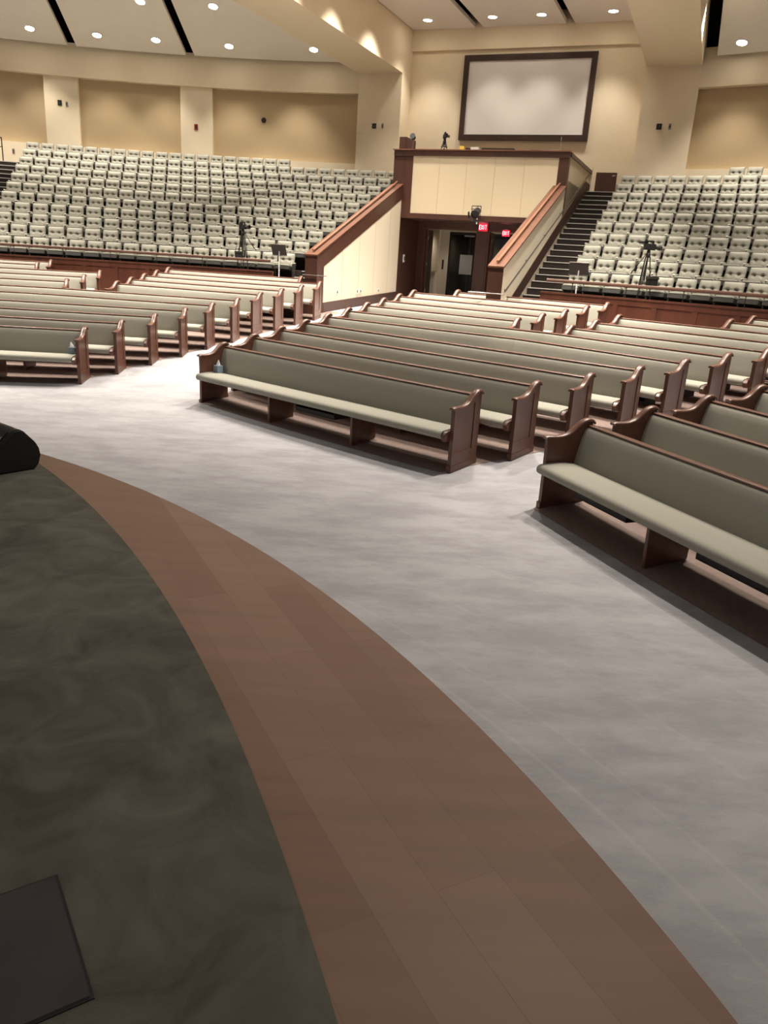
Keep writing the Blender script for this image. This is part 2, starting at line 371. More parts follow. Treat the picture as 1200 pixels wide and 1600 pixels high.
NP = [0]
def make_pew(path, label, group, tray=True, cat='pew', bays=None):
    path = [Vector((p.x, p.y, 0)) for p in path]
    mid = (path[0]+path[-1])/2
    zb = (zf(rad_at(path[0]))+zf(rad_at(path[-1])))/2
    root = thing('church_pew', label, cat, (mid.x, mid.y, zb), 0, group)
    P = [p-mid for p in path]
    d0 = (P[1]-P[0]).normalized(); d1 = (P[-2]-P[-1]).normalized()
    REF[0] = mid; n0 = fwd(P[0], P[1]); n1 = fwd(P[-2], P[-1])
    end_panel(root, P[0], d0, n0, -1, 0); end_panel(root, P[-1], d1, n1, 1, 0)
    IN = list(P); IN[0] = P[0]+d0*.054; IN[-1] = P[-1]+d1*.054
    CU = list(P); CU[0] = P[0]+d0*.058; CU[-1] = P[-1]+d1*.115
    bm = bmesh.new(); sweep(bm, SHELL, IN); obj('back_board', bm, M['pewwood'], root)
    bm = bmesh.new()
    segs = [(IN[i], IN[i+1]) for i in range(len(IN)-1)]
    for i, (a, b) in enumerate(segs):                 # a bent row shows a seam between its two cushions
        dd = (b-a).normalized(); sweep(bm, BACK, [a+dd*(.006 if i else 0), b-dd*(.006 if i < len(segs)-1 else 0)])
    obj('back_cushion', bm, M['fabric'], root, smooth=True, angle=50)
    bm = bmesh.new(); sweep(bm, RAIL, IN); obj('top_rail', bm, M['pewwood'], root, smooth=True, angle=40)
    bm = bmesh.new()
    segs = [(CU[i], CU[i+1]) for i in range(len(CU)-1)]
    for i, (a, b) in enumerate(segs): sweep(bm, SEAT, [a, b])
    obj('seat_cushion', bm, M['fabric'], root, smooth=True, angle=50)
    bm = bmesh.new(); sweep(bm, SEATBASE, IN); obj('seat_board', bm, M['darkwood'], root)
    for q, d, n, w in ((P[-1], d1, n1, .062),):
        bm = bmesh.new(); prism(bm, [q+d*.054+n*f+Vector((0, 0, h)) for f, h in CAPBLK], d*w)
        obj('seat_end_block', bm, M['pewwood'], root, bevel=.006)
    for i, (a, b) in enumerate(zip(P, P[1:])):
        L = (b-a).length; dd = (b-a).normalized(); n = fwd(P[i], P[i+1]); k = max(2, round(L/1.75))
        rng = list(range(1, k)) + ([k] if i < len(P)-2 else [])
        for j in rng:
            q = a+dd*(L*j/k-.022)
            bm = bmesh.new(); prism(bm, [q+n*f+Vector((0, 0, h)) for f, h in ((.03, .345), (.54, .355), (.53, -.06), (.04, -.014))], dd*.045)
            obj('seat_support', bm, M['pewwood'], root, bevel=.004)
        if tray:
            for j in bays if bays else ([1] if k == 3 else range(0, k, 2 if k > 2 else 1)):
                q = a+dd*(L*(j+.5)/k-.42)
                bm = bmesh.new()
                prism(bm, [q+n*.06+Vector((0, 0, .20)), q+n*.40+Vector((0, 0, .20)), q+n*.40+Vector((0, 0, .215)), q+n*.06+Vector((0, 0, .215))], dd*.84)
                for f in (.06, .385): prism(bm, [q+n*f+Vector((0, 0, .20)), q+n*(f+.015)+Vector((0, 0, .20)), q+n*(f+.015)+Vector((0, 0, .265)), q+n*f+Vector((0, 0, .265))], dd*.84)
                for e in (0, .825): prism(bm, [q+dd*e+n*.06+Vector((0, 0, .20)), q+dd*e+n*.40+Vector((0, 0, .20)), q+dd*e+n*.40+Vector((0, 0, .346)), q+dd*e+n*.06+Vector((0, 0, .346))], dd*.015)
                obj('book_tray', bm, M['black'], root)
    rz = math.atan2((P[-1]-P[0]).y, (P[-1]-P[0]).x); R = Matrix.Rotation(-rz, 4, 'Z')
    for o in root.children_recursive: o.data.transform(R)
    root.rotation_euler = (0, 0, rz); REF[0] = Vector((0, 0, 0))
    return root

RK = ['front', 'second', 'third', 'fourth', 'fifth', 'sixth', 'seventh', 'eighth', 'ninth', 'tenth', 'back']
GA, GB, GC = 'pews of the middle block', 'pews of the block at the right edge', 'pews of the block across the wide aisle'
def bent(a, b, frac=.55):
    r = (rad_at(a)+rad_at(b))/2; m = a.lerp(b, frac); d = m-C0; return [a, C0+d.normalized()*r, b]
for k in range(4):
    l = 'long sage pew with %s, %s row of the middle pew block' % ('tissue box on its seat' if k == 0 else 'oak ends', RK[k])
    make_pew([LP('AL', k), LP('AR', k)], l, GA)
for k in (4, 5):
    make_pew(bent(LP('AL', k), LP('AR', k), .57), 'longest bent sage pew with a cushion seam, %s row of the middle pew block' % RK[k], GA)
for k in range(6, 10):
    make_pew([LP('AL', k), LP('A2R', k-6)], 'shorter sage pew, %s row of the middle block, before the booth doors' % RK[k], GA)
make_pew([Vector((1.57, 20.88, 0)), LP('A2R', 4)], 'short sage pew in the back row, directly before the doors under the booth', GA)
for k in range(6, 9):
    make_pew([LP('A3L', k-6), LP('AR', k)], 'sage pew before the dark stairs, %s row, starting across the narrow mid aisle' % RK[k], GA)
for k in range(2):
    a = LP('A4L', k); b = rot0(a, -13); make_pew([a, b], ['nearer', 'farther'][k]+' of two short sage pews against the wainscot by the tripod with bag', GA)
for k in range(4):
    a = LP('BL', k); make_pew([a, rot0(a, -24)], 'sage pew with scrolled oak end, %s row of the nearest block at right' % RK[k], GB, bays=(0, 1))
for k in range(4):
    make_pew([mirror(LP('AR', k)), LP('CR', k)], 'sage pew ending at the wide aisle, %s row of the far left block' % RK[k], GC)
for k in (4, 5):
    make_pew(bent(mirror(LP('AR', k)), LP('CR', k), .43), 'bent sage pew with a cushion seam, %s row of the far left block' % RK[k], GC)
for k in range(6, 10):
    make_pew([LP('C2L', k-6), LP('CR', k)], 'shorter sage pew, %s row of the far left block, beside the wide aisle' % RK[k], GC)
make_pew([LP('C2L', 4), Vector((-2.74, 22.89, 0))], 'short sage pew in the back row, beside the cream stair wall', GC)
for k in range(6, 9):
    make_pew([mirror(LP('AR', k)), LP('C2R', k-6)], 'sage pew beyond the narrow mid aisle, %s row of the far left block' % RK[k], GC)
for k in range(2):
    b = LP('C3', k); make_pew([rot0(b, 13), b], ['nearer', 'farther'][k]+' of two short sage pews against the wainscot at far left', GC)

# tissue boxes
def tissue(p, rz, z, label):
    t = thing('tissue_box', label, 'tissue box', (p.x, p.y, z), rz, 'tissue boxes')
    bm = bmesh.new(); bx(bm, -.058, .058, -.058, .058, 0, .125); obj('carton', bm, M['tissuebox'], t, bevel=.004)
    bm = bmesh.new()
    rng = [(0.035, .125, 0), (.03, .15, .3), (.022, .175, .7), (.012, .20, 1.0), (.002, .222, 1.3)]
    R = [[bm.verts.new((r*math.cos(2*PI*i/10+tw)*(1.25 if i % 2 else .7)+.012*tw, r*math.sin(2*PI*i/10+tw)*(.8 if i % 2 else 1.2), h)) for i in range(10)] for r, h, tw in rng]
    for A, B in zip(R, R[1:]):
        for i in range(10): bm.faces.new((A[i], A[(i+1) % 10], B[(i+1) % 10], B[i]))
    bm.faces.new(R[-1]); obj('tissue', bm, M['paper'], t)
a, b = LP('AL', 0), LP('AR', 0); d = (b-a).normalized(); n = fwd(a, b); zz = (zf(rad_at(a))+zf(rad_at(b)))/2
tissue(a+d*.17+n*.285, math.atan2(d.y, d.x), zz+.47, 'blue grey tissue box on the front pew of the middle block')
a, b = LP('CR', 0), mirror(LP('AR', 0)); d = (b-a).normalized(); n = fwd(a, b); zz = (zf(rad_at(a))+zf(rad_at(b)))/2
tissue(a+d*.21+n*.265, math.atan2(d.y, d.x), zz+.47, 'tissue box half hidden by the end of the front left pew')
bm = bmesh.new(); p = Vector((-5.02, 14.52, 0)); z0 = zf(rad_at(p))+.006
R1 = [bm.verts.new((p.x+.022*math.cos(i*.9), p.y+.03*math.sin(i*.9), z0+.002*(i % 2))) for i in range(7)]; tp = bm.verts.new((p.x, p.y, z0+.016))
bm.faces.new(R1)
for i in range(7): bm.faces.new((R1[i], R1[(i+1) % 7], tp))
tag(obj('paper_scrap', bm, M['paper']), 'tiny white paper scrap on the floor between the front left pews', 'paper scrap')

# ------------------------------------------------------------------ stage
SC1, SR1 = Vector((-7.21, -1.53, 0)), 8.57
SC2, SR2 = Vector((-12.32, -3.29, 0)), 13.1
ZS = 1.0
def arc(c, r, a0, a1, n): return [c+Vector((r*math.cos(math.radians(a0+(a1-a0)*i/n)), r*math.sin(math.radians(a0+(a1-a0)*i/n)), 0)) for i in range(n+1)]
n = 72
inn = [p for p in arc(SC2, SR2, 2, 57, n)]
out = [p for p in arc(SC1, SR1, 2, 82, n)]
bm = bmesh.new()
for (a0, b0), (a1, b1) in zip(zip(inn, out), list(zip(inn, out))[1:]):
    bm.faces.new([bm.verts.new(p+Vector((0, 0, ZS))) for p in (a0, b0, b1, a1)])
bmesh.ops.remove_doubles(bm, verts=bm.verts[:], dist=1e-4)
ed = [e for e in bm.edges if e.is_boundary]
r = bmesh.ops.extrude_edge_only(bm, edges=ed)
for v in [x for x in r['geom'] if isinstance(x, bmesh.types.BMVert)]: v.co.z = -.01
struct('floor_stage_border', bm, M['stagewood'])
bm = bmesh.new()
far = Vector((-11, -2, 0))
prism(bm, [p+Vector((0, 0, .5)) for p in inn]+[Vector((-9, 9.2, .5)), Vector((-12, 6, .5)), Vector((-9, -3, .5)), Vector((-1, -3.2, .5))], (0, 0, ZS-.5+.004))
struct('floor_stage_carpet', bm, M['stagecarpet'])

# floor box lid in the stage carpet
hb = thing('floor_box', 'black square floor box lid set into the stage carpet', 'floor box', (-.815, 1.385, ZS+.004), math.atan2(.07, .11))
e1 = Vector((.22, -.33, 0)).normalized()
hb.rotation_euler = (0, 0, math.atan2(e1.y, e1.x))
hb.location = (Vector((-.80, 1.60, ZS+.004))+Vector((-.58, 1.27, 0)))/2 + Vector((-e1.y, e1.x, 0))*(-.24)
hb.location.z = ZS+.004
bm = bmesh.new(); bx(bm, -.205, .205, -.245, .245, -.01, .003); obj('rim', bm, M['black'], hb)
bm = bmesh.new(); bx(bm, -.199, .199, -.240, .238, -.01, .006); obj('lid', bm, M['hatch'], hb, bevel=.002)

# stage monitor wedge
def monitor():
    t = thing('stage_monitor', 'black wedge floor monitor speaker lying on the stage edge', 'speaker', (-2.79, 4.98, ZS+.004), math.radians(141.5))
    prof = [(.03, 0), (.42, 0), (.452, .04), (.470, .10), (.462, .15), (.44, .195), (.36, .285), (.335, .300), (.305, .302), (.275, .290), (.0, .035)]
    bm = bmesh.new(); prism(bm, [(0, -y, z) for y, z in prof], (.62, 0, 0)); obj('cabinet', bm, M['black'], t, bevel=.010, seg=3)
    bm = bmesh.new(); a = Vector((.03, -.268, .284)); b = Vector((.03, -.02, .054)); nn = Vector((0, .68, .73))
    prism(bm, [a-nn*.02, b-nn*.02, b+nn*.010, a+nn*.010], (.56, 0, 0)); gr = obj('grille', bm, M['grille'], t, bevel=.006)
    bm = bmesh.new(); c = a.lerp(b, .16)+nn*.0105+Vector((.006, 0, 0)); dn = (b-a).normalized()
    for i in range(3):
        q = c+Vector((.022*i, 0, 0)); prism(bm, [q, q+Vector((.015, 0, 0)), q+Vector((.015, 0, 0))+dn*.03, q+dn*.03], nn*.002)
    obj('badge', bm, M['logo'], gr)
    bm = bmesh.new(); bx(bm, .20, .42, -.40, -.375, .24, .262); obj('handle', bm, M['shell'], t, bevel=.006)
    return t
monitor()

# ------------------------------------------------------------------ seating tiers
ZR, DZ, RR, DR = 1.70, .361, 24.0, .92               # first row: floor level, rise, radius of seat backs, pitch
R0T = 22.95
TL, TR_ = -11.72, -3.50                               # stair edges of the left and right tiers
def left_end(k): return 101.35+.115*k                 # far end of the left tier
def tier(name, fa, fb, rows):
    bm = bmesh.new()
    for k in range(rows):
        r0 = R0T+.02 if k == 0 else RR+DR*(k-1)+.06
        r1 = RR+DR*k+.06
        if k == rows-1: r1 = 34.3
        n = 24
        for q in range(n):
            pass
        A = []
        for i in range(n+1):
            u = i/n
            a0 = fa(r0)+(fb(r0)-fa(r0))*u; a1 = fa(r1)+(fb(r1)-fa(r1))*u; z = ZR+DZ*k
            A.append([bm.verts.new(polar(r0, a0, .8)), bm.verts.new(polar(r1, a1, .8)), bm.verts.new(polar(r1, a1, z)), bm.verts.new(polar(r0, a0, z))])
        for X, Y in zip(A, A[1:]):
            for j in range(4): bm.faces.new((X[j], X[(j+1) % 4], Y[(j+1) % 4], Y[j]))
        bm.faces.new(A[0][::-1]); bm.faces.new(A[-1])
    return struct(name, bm, M['stair'])
tier('floor_tier_left', lambda r: deg_at(r, TL), lambda r: left_end((r-RR)/DR)-.15, 11)
tier('floor_tier_right', lambda r: 40., lambda r: deg_at(r, TR_), 11)

# one theatre seat, then copies
def make_seat():
    t = thing('theatre_seat', 'x', 'seat', (0, 0, 0), 0, 'x')
    bm = bmesh.new(); W, nx, nz = .478, 20, 22
    def backpt(u, w):                                  # u across -1..1, w up 0..1
        z = .42+.43*w
        x = u*W/2*(1-.06*max(0, (w-.8)/.2)**2)
        lean = .12*(1-w)
        puff = .060*(1-abs(u)**5)*(1-abs(2*w-1)**7)
        cre = -.016*math.exp(-((w-.58)/.045)**2)*(1-.25*abs(u))
        tuft = sum(-.080*math.exp(-(((u-q)/.15)**2+((w-.57)/.085)**2)) for q in (-.42, .42))
        tuft += sum(-.022*math.exp(-(((u-q)/.18)**2+((w-.20)/.07)**2)) for q in (-.42, .42))
        return Vector((x, lean+.025+puff+cre+tuft, z))
    F = [[bm.verts.new(backpt(-1+2*i/nx, j/nz)) for i in range(nx+1)] for j in range(nz+1)]
    for A, B in zip(F, F[1:]):
        for i in range(nx): bm.faces.new((A[i], A[i+1], B[i+1], B[i]))
    loop = [F[0][i] for i in range(nx+1)]+[F[j][nx] for j in range(1, nz+1)]+[F[nz][i] for i in range(nx-1, -1, -1)]+[F[j][0] for j in range(nz-1, 0, -1)]
    bk = [bm.verts.new((v.co.x, v.co.y-.05, v.co.z)) for v in loop]
    for i in range(len(loop)): bm.faces.new((loop[i], loop[(i+1) % len(loop)], bk[(i+1) % len(loop)], bk[i]))
    bm.faces.new(bk)
    obj('backrest', bm, M['seatfab'], t, smooth=True, angle=60)
    bm = bmesh.new()
    prism(bm, [(-.236, -.055, .845), (-.236, -.03, .85), (-.236, .10, .34), (-.236, .07, .34)], (.472, 0, 0))
    prism(bm, [(-.272, .0, .60), (-.272, .03, .60), (-.272, .10, .34), (-.272, .07, .34)], (.544, 0, 0)); obj('back_shell', bm, M['shell'], t, bevel=.008)
    tip = Matrix.Translation((0, .11, .395)) @ Matrix.Rotation(math.radians(11), 4, 'X')
    bm = bmesh.new(); bx(bm, -.235, .235, .0, .42, .0, .085, tip)
    obj('seat_cushion', bm, M['seatfab'], t, bevel=.032, seg=3)
    bm = bmesh.new(); prism(bm, [tip @ Vector(v) for v in ((-.235, .0, .02), (-.235, .415, .03), (-.235, .425, -.085), (-.235, .05, -.09))], (.47, 0, 0)); obj('seat_pan', bm, M['shell'], t, bevel=.01)
    for s in (-1, 1):
        bm = bmesh.new(); x = s*.268
        prism(bm, [(x-.014, .0, .57), (x-.014, .30, .555), (x-.014, .33, .40), (x-.014, .28, 0), (x-.014, .10, 0), (x-.014, .06, .40)], (.028, 0, 0)); sd = obj('side_standard', bm, M['shell'], t, bevel=.004)
        bm = bmesh.new(); x = s*.265
        prism(bm, [(x-.016, .02, .560), (x-.016, .34, .545), (x-.016, .36, .56), (x-.016, .34, .582), (x-.016, .02, .588)], (.032, 0, 0)); obj('armrest', bm, M['armpad'], t, bevel=.008)
    return t
SEAT0 = make_seat(); used = [0]
def put_seat(r, deg, z, label, group):
    p = polar(r, deg, z); rz = math.radians(deg+90)     # local +y turns towards the stage
    if not used[0]:
        used[0] = 1; SEAT0.location = p; SEAT0.rotation_euler = (0, 0, rz); SEAT0['label'] = label; SEAT0['group'] = group; return
    dup(SEAT0, p, rz, label, group)
ROWN = ['front', 'second', 'third', 'fourth', 'fifth', 'sixth', 'seventh', 'eighth', 'ninth', 'tenth', 'topmost']
for k in range(11):                                     # left tier
    r = RR+DR*k; z = ZR+DZ*k+.001
    a0 = deg_at(r, -12.05)
    if k == 10: a0 = 84.05
    a1 = left_end(k)-.95
    if k < 3: a1 = 99.2 if k == 0 else (100.0 if k == 1 else 100.3)
    n = max(1, round((a1-a0)*PI/180*r/.566))
    for i in range(n+1):
        put_seat(r, a0+(a1-a0)*i/n, z, 'tufted sage theatre seat, %s row of left tier, %s from the booth end' % (ROWN[k], ORD[i]), 'theatre seats of the left tier')
for k in range(11):                                     # right tier
    r = RR+DR*k; z = ZR+DZ*k+.001
    a0 = deg_at(r, -3.2); st = math.degrees(.562/r)
    nn = [10, 10, 10, 10, 10, 10, 9, 9, 9, 9, 2][k]
    if k == 10: a0 = 54.15
    for i in range(nn):
        put_seat(r, a0-st*i, z, 'tufted sage theatre seat, %s row of right tier, %s from the dark stairs' % (ROWN[k], ORD[i]) if k < 10 else 'tufted sage theatre seat in the topmost row of right tier, %s from its near end' % ORD[i], 'theatre seats of the right tier')

# wainscot in front of the tiers, with its capping and rail
def wainscot(name, a0, a1):
    bm = bmesh.new(); sector(bm, R0T-.03, R0T+.03, a0, a1, .95, 1.99); struct(name, bm, M['panelwood'])
    bm = bmesh.new(); sector(bm, R0T-.06, R0T+.05, a0, a1, 1.985, 2.03)
    sector(bm, R0T-.045, R0T-.028, a0, a1, 1.85, 1.985); sector(bm, R0T-.045, R0T-.028, a0, a1, .95, 1.20)
    n = max(1, round(abs(a1-a0)/2.35)); w = .12/R0T*180/PI
    for i in range(n+1):
        a = a0+(a1-a0-w*(1 if a1 > a0 else -1))*i/n; sector(bm, R0T-.045, R0T-.028, a, a+w*(1 if a1 > a0 else -1), 1.2, 1.85, n=2)
    struct('trim_1' if 'left' in name else 'trim_2', bm, M['panelwood'])
def front_rail(label, a0, a1):
    p0 = polar(R0T, (a0+a1)/2, 2.03)
    t = thing('guard_rail', label, 'rail', p0, 0, 'slim rails on the wainscots')
    bm = bmesh.new(); k = max(8, int(abs(a1-a0)/.8)); pr = [(-.030, .245), (-.036, .262), (-.036, .305), (-.022, .325), (.022, .325), (.036, .305), (.036, .262), (.030, .245)]
    rg = [[bm.verts.new(polar(R0T+e, a0+(a1-a0)*i/k, 2.03+h-.005)-p0) for e, h in pr] for i in range(k+1)]
    for A, B in zip(rg, rg[1:]):
        for j in range(8): bm.faces.new((A[j], A[(j+1) % 8], B[(j+1) % 8], B[j]))
    bm.faces.new(rg[0]); bm.faces.new(rg[-1][::-1]); obj('rail_bar', bm, M['railwood'], t, smooth=True, angle=40)
    m = max(2, round(abs(a1-a0)/3.4))
    for i in range(m):
        q = polar(R0T, a0+(a1-a0)*(i+.5)/m, 2.03)-p0
        bm = bmesh.new(); tube(bm, [q, q+Vector((0, 0, .25))], .009); tube(bm, [q, q+Vector((0, 0, .018))], .028, 12); tube(bm, [q+Vector((0, 0, .228)), q+Vector((0, 0, .25))], .022, 10)
        obj('rail_post', bm, M['darkmetal'], t)
wainscot('wall_wainscot_left', 78.2, 112.)
wainscot('wall_wainscot_right', 58.2, 36.)
front_rail('slim wooden rail on the left wainscot before the seats', 78.45, 110.)
front_rail('slim wooden rail on the right wainscot before the seats', 57.9, 37.)

# ------------------------------------------------------------------ stairs
def stairs_hall(name, t0, t1):
    bm = bmesh.new(); bn = bmesh.new()
    # risers from the pew floor up to the first row, then two per row
    sref = 21.65                                       # where row two's floor begins
    edges = [(19.15+.45*i, 1.05+.1625*(i+1)) for i in range(4)]
    for j in range(1, 21): edges.append((sref-.46+.46*j-.0, ZR+DZ/2*j))
    for i, (s, z) in enumerate(edges):
        s1 = edges[i+1][0] if i+1 < len(edges) else 32.2
        hbox(bm, t0, t1, s, s1, .9, z)
        hbox(bn, t0+.01, t1-.01, s-.012, s+.045, z-.02, z+.004)
    o = struct(name, bm, M['stair']); nz = obj('nosing_strips', bn, M['nosing'], o)
    return o
stairs_hall('floor_stairs_right', -4.65, -3.5)
stairs_hall('floor_stairs_left', -11.72, -10.45)
bm = bmesh.new(); bn = bmesh.new()                      # radial stairs at the far end of the left tier
for j in range(-3, 21):
    r = RR-.87+.46*j; z = ZR+DZ/2*j
    a0 = left_end((r-RR)/DR)-.1
    sector(bm, r, r+.46 if j < 20 else 34.3, a0, a0+6, .9, z, n=4)
    sector(bn, r-.012, r+.045, a0+.02, a0+5.9, z-.022, z+.004, n=4)
o = struct('floor_stairs_far', bm, M['stair']); obj('nosing_strips', bn, M['nosing'], o)

# ------------------------------------------------------------------ booth and its wing walls
SL = .392
def ztop(s): return 2.55+SL*(s-20.0)
def wing(name, ta, tb, s0, sgn):
    """slab between t=ta (stair side) and t=tb (doorway side)"""
    z0 = 2.55; s1 = 26.1
    zt = lambda s: z0+(.392 if sgn > 0 else .355)*(s-s0)
    bm = bmesh.new()
    prism(bm, [H(ta, s0, .95), H(ta, s0+.0, z0), H(ta, s1, zt(s1)), H(ta, s1, .95)], UX*(tb-ta))
    w = struct(name, bm, M['wingpanel'])
    # dark wood: end post, band under the cap, skirting on the doorway side
    bm = bmesh.new()
    lo, hi = min(ta, tb), max(ta, tb)
    face = tb; e = .012*(1 if tb > ta else -1)
    hbox(bm, lo-.012, hi+.012, s0-.015, s0+.005, .95, z0-.01)
    prism(bm, [H(face, s0, .95), H(face, s0, z0-.01), H(face, s0+.42, zt(s0+.42)-.01), H(face, s0+.42, .95)], UX*e)
    prism(bm, [H(face, s0+.42, zt(s0+.42)-.45), H(face, s0+.42, zt(s0+.42)-.01), H(face, s1, zt(s1)-.01), H(face, s1, zt(s1)-.45)], UX*e)
    prism(bm, [H(face, s0+.42, .95), H(face, s0+.42, zf(22.5)+.27), H(face, s1, zf(28.4)+.27), H(face, s1, .95)], UX*e*1.5)
    obj('wall_trim', bm, M['darkwood'], w)
    bm = bmesh.new()                                   # sloping cap
    prism(bm, [H(lo-.03, s0-.05, z0-.02), H(lo-.03, s0-.05, z0+.02), H(lo-.03, s1, zt(s1)+.03), H(lo-.03, s1, zt(s1)-.01)], UX*(hi-lo+.06))
    obj('wall_cap', bm, M['wingcap'], w)
    bm = bmesh.new()                                   # panel joints on the doorway face
    for s in (21.6, 22.8, 24.0, 25.2):
        prism(bm, [H(face, s, zf(24)+.24), H(face, s+.012, zf(24)+.24), H(face, s+.012, zt(s)-.44), H(face, s, zt(s)-.44)], UX*e*.25)
    obj('panel_joint', bm, M['buff'], w)
    return w, zt
wl, ztl = wing('wall_wing_left', -10.45, -10.1, 19.95, 1)
wr, ztr = wing('wall_wing_right', -4.65, -5.0, 19.1, -1)
def handrail(label, t, s0, s1, zt, m_bar, off, side=None, r=.024, metal=False):
    p0 = H(t, s0, zt(s0))
    h = thing('handrail', label, 'handrail', p0, 0, 'handrails of the booth stairs')
    bm = bmesh.new()
    if side is None:
        A = H(t, s0, zt(s0)+off)-p0; B = H(t, s1, zt(s1)+off)-p0
        prism(bm, [A+UX*x+Vector((0, 0, z)) for x, z in ((-.028, -.02), (.028, -.02), (.032, .012), (.016, .026), (-.016, .026), (-.032, .012))], B-A)
    else:
        A = H(t+side*.07, s0, zt(s0)+off)-p0; B = H(t+side*.07, s1, zt(s1)+off)-p0; tube(bm, [A, B], r, 10)
    obj('rail_bar', bm, m_bar, h)
    n = 6
    for i in range(n):
        s = s0+.25+(s1-s0-.5)*i/(n-1)
        q = H(t, s, zt(s)+(off if side is not None else 0.02))-p0
        bm = bmesh.new()
        if side is None: tube(bm, [q, q+Vector((0, 0, off-.03))], .014); tube(bm, [q, q+Vector((0, 0, .012))], .035, 12)
        else: tube(bm, [q+Vector((0, 0, -.06)), q+UX*side*.05+Vector((0, 0, -.06)), q+UX*side*.07], .009); tube(bm, [q+Vector((0, 0, -.06)), q+UX*side*.008+Vector((0, 0, -.06))], .03, 12)
        obj('bracket', bm, M['darkmetal'], h)
    return h
handrail('wooden handrail on top of the left cream wing wall', -10.28, 20.05, 26.05, ztl, M['capwood'], .10)
handrail('wooden handrail on top of the right wing wall by the stairs', -4.83, 19.2, 26.05, ztr, M['capwood'], .10)
handrail('thin metal handrail fixed to the wall beside the dark stairs', -4.65, 19.2, 30.1, lambda s: 1.97+.352*(s-19.13), M['darkmetal'], 0, side=1, r=.016)
# short metal returns at the foot of the stairs
for (t0, t1, s, z, l) in ((-10.5, -9.75, 19.88, 2.02, 'short metal rail at the foot of the left cream wing wall'), (-5.45, -4.55, 19.02, 1.93, 'short metal rail at the foot of the right wing wall')):
    q = thing('rail_return', l, 'rail', H((t0+t1)/2, s, z), RZ, 'short metal rails at the stair feet')
    bm = bmesh.new(); L = (t1-t0)/2; tube(bm, [(-L, 0, 0), (L, 0, 0)], .013, 10); obj('rail_bar', bm, M['metal'], q)
    bm = bmesh.new(); tube(bm, [(.15, .06, -.02), (.15, .0, -.02)], .010); tube(bm, [(-.05, .06, -.02), (-.05, 0, -.02)], .010); obj('bracket', bm, M['darkmetal'], q)

# skirting that follows the right stairs
bm = bmesh.new()
prism(bm, [H(-4.65, 19.15, .95), H(-4.65, 19.15, 1.40), H(-4.65, 20.6, 1.98), H(-4.65, 29.5, 5.47), H(-4.65, 29.9, 5.58), H(-4.65, 30.9, 5.58), H(-4.65, 30.9, 5.25), H(-4.65, 29.9, 5.2), H(-4.65, 20.6, 1.6)], UX*.016)
struct('baseboard_right', bm, M['darkwood'])
bm = bmesh.new()
prism(bm, [H(-10.45, 19.95, .95), H(-10.45, 19.95, 1.40), H(-10.45, 20.6, 1.98), H(-10.45, 29.5, 5.47), H(-10.45, 29.9, 5.58), H(-10.45, 30.9, 5.58), H(-10.45, 30.9, 5.25), H(-10.45, 29.9, 5.2), H(-10.45, 20.6, 1.6)], -UX*.016)
struct('baseboard_left', bm, M['darkwood'])

SB = 26.1
# booth parapet: front, sides, floor slab
bm = bmesh.new(); hbox(bm, -9.78, -4.94, SB+.02, SB+.25, 4.09, 5.90); fr = struct('wall_booth_front', bm, M['creampanel'])
bm = bmesh.new()
for t in (-8.85, -7.92, -6.98, -6.02): hbox(bm, t, t+.014, SB+.014, SB+.021, 4.1, 5.86)
obj('panel_joint', bm, M['buff'], fr)
bm = bmesh.new()
hbox(bm, -10.45, -4.65, SB-.03, SB+.30, 5.86, 6.03)                  # top band
hbox(bm, -10.45, -9.77, SB, SB+.28, 3.94, 5.86); hbox(bm, -4.95, -4.65, SB, SB+.28, 3.94, 5.86)   # corner posts
hbox(bm, -10.11, -4.65, SB-.01, SB+.3, 3.93, 4.09)                    # beam
tr = struct('trim_3', bm, M['darkwood'])
bm = bmesh.new(); hbox(bm, -10.5, -4.6, SB-.06, SB+.36, 6.03, 6.06); obj('ledge', bm, M['capwood'], tr)
bm = bmesh.new(); hbox(bm, -10.45, -4.65, SB+.3, 30.9, 3.94, 5.25); struct('floor_booth', bm, M['darkwood'])
bm = bmesh.new(); hbox(bm, -4.85, -4.65, SB+.28, 30.95, 2.2, 5.93); ws = struct('wall_booth_right', bm, M['creampanel'])
bm = bmesh.new(); hbox(bm, -4.88, -4.62, SB+.28, 30.98, 5.93, 6.05); obj('wall_cap', bm, M['darkwood'], ws)
bm = bmesh.new(); hbox(bm, -10.45, -10.25, SB+.28, 30.95, 2.2, 5.93); ws = struct('wall_booth_left', bm, M['creampanel'])
bm = bmesh.new(); hbox(bm, -10.47, -10.2, SB+.28, 30.98, 5.93, 6.05); obj('wall_cap', bm, M['darkwood'], ws)
bm = bmesh.new(); hbox(bm, -10.3, -10.05, SB-.0, SB+.9, 6.05, 6.43)
tag(obj('privacy_panel', bm, M['darkwood'], bevel=.008), 'dark wooden side panel rising above the booth ledge by the column', 'panel')

# doorway under the booth
SD = 28.0
bm = bmesh.new(); hbox(bm, -10.25, -10.1, SB, SD, .95, 3.94); hbox(bm, -5.0, -4.85, SB, SD, .95, 3.94); struct('wall_doorway_side', bm, M['darkwood'])
bm = bmesh.new()
hbox(bm, -10.1, -9.86, SD, SD+.2, .95, 3.94); hbox(bm, -7.86, -7.48, SD-.06, SD+.2, .95, 3.94); hbox(bm, -5.3, -5.0, SD, SD+.2, .95, 3.94); hbox(bm, -9.86, -5.3, SD, SD+.2, 3.74, 3.94)
struct('wall_doorway', bm, M['darkwood'])
for i, (t0, t1) in enumerate(((-9.86, -7.86), (-7.48, -5.3))):
    bm = bmesh.new()
    for t in (t0, t1-.05): hbox(bm, t, t+.05, SD-.03, SD+.22, 1.2, 3.74)
    hbox(bm, t0, t1, SD-.03, SD+.22, 3.69, 3.745)
    struct('trim_%d' % (4+i), bm, M['panelwood'])
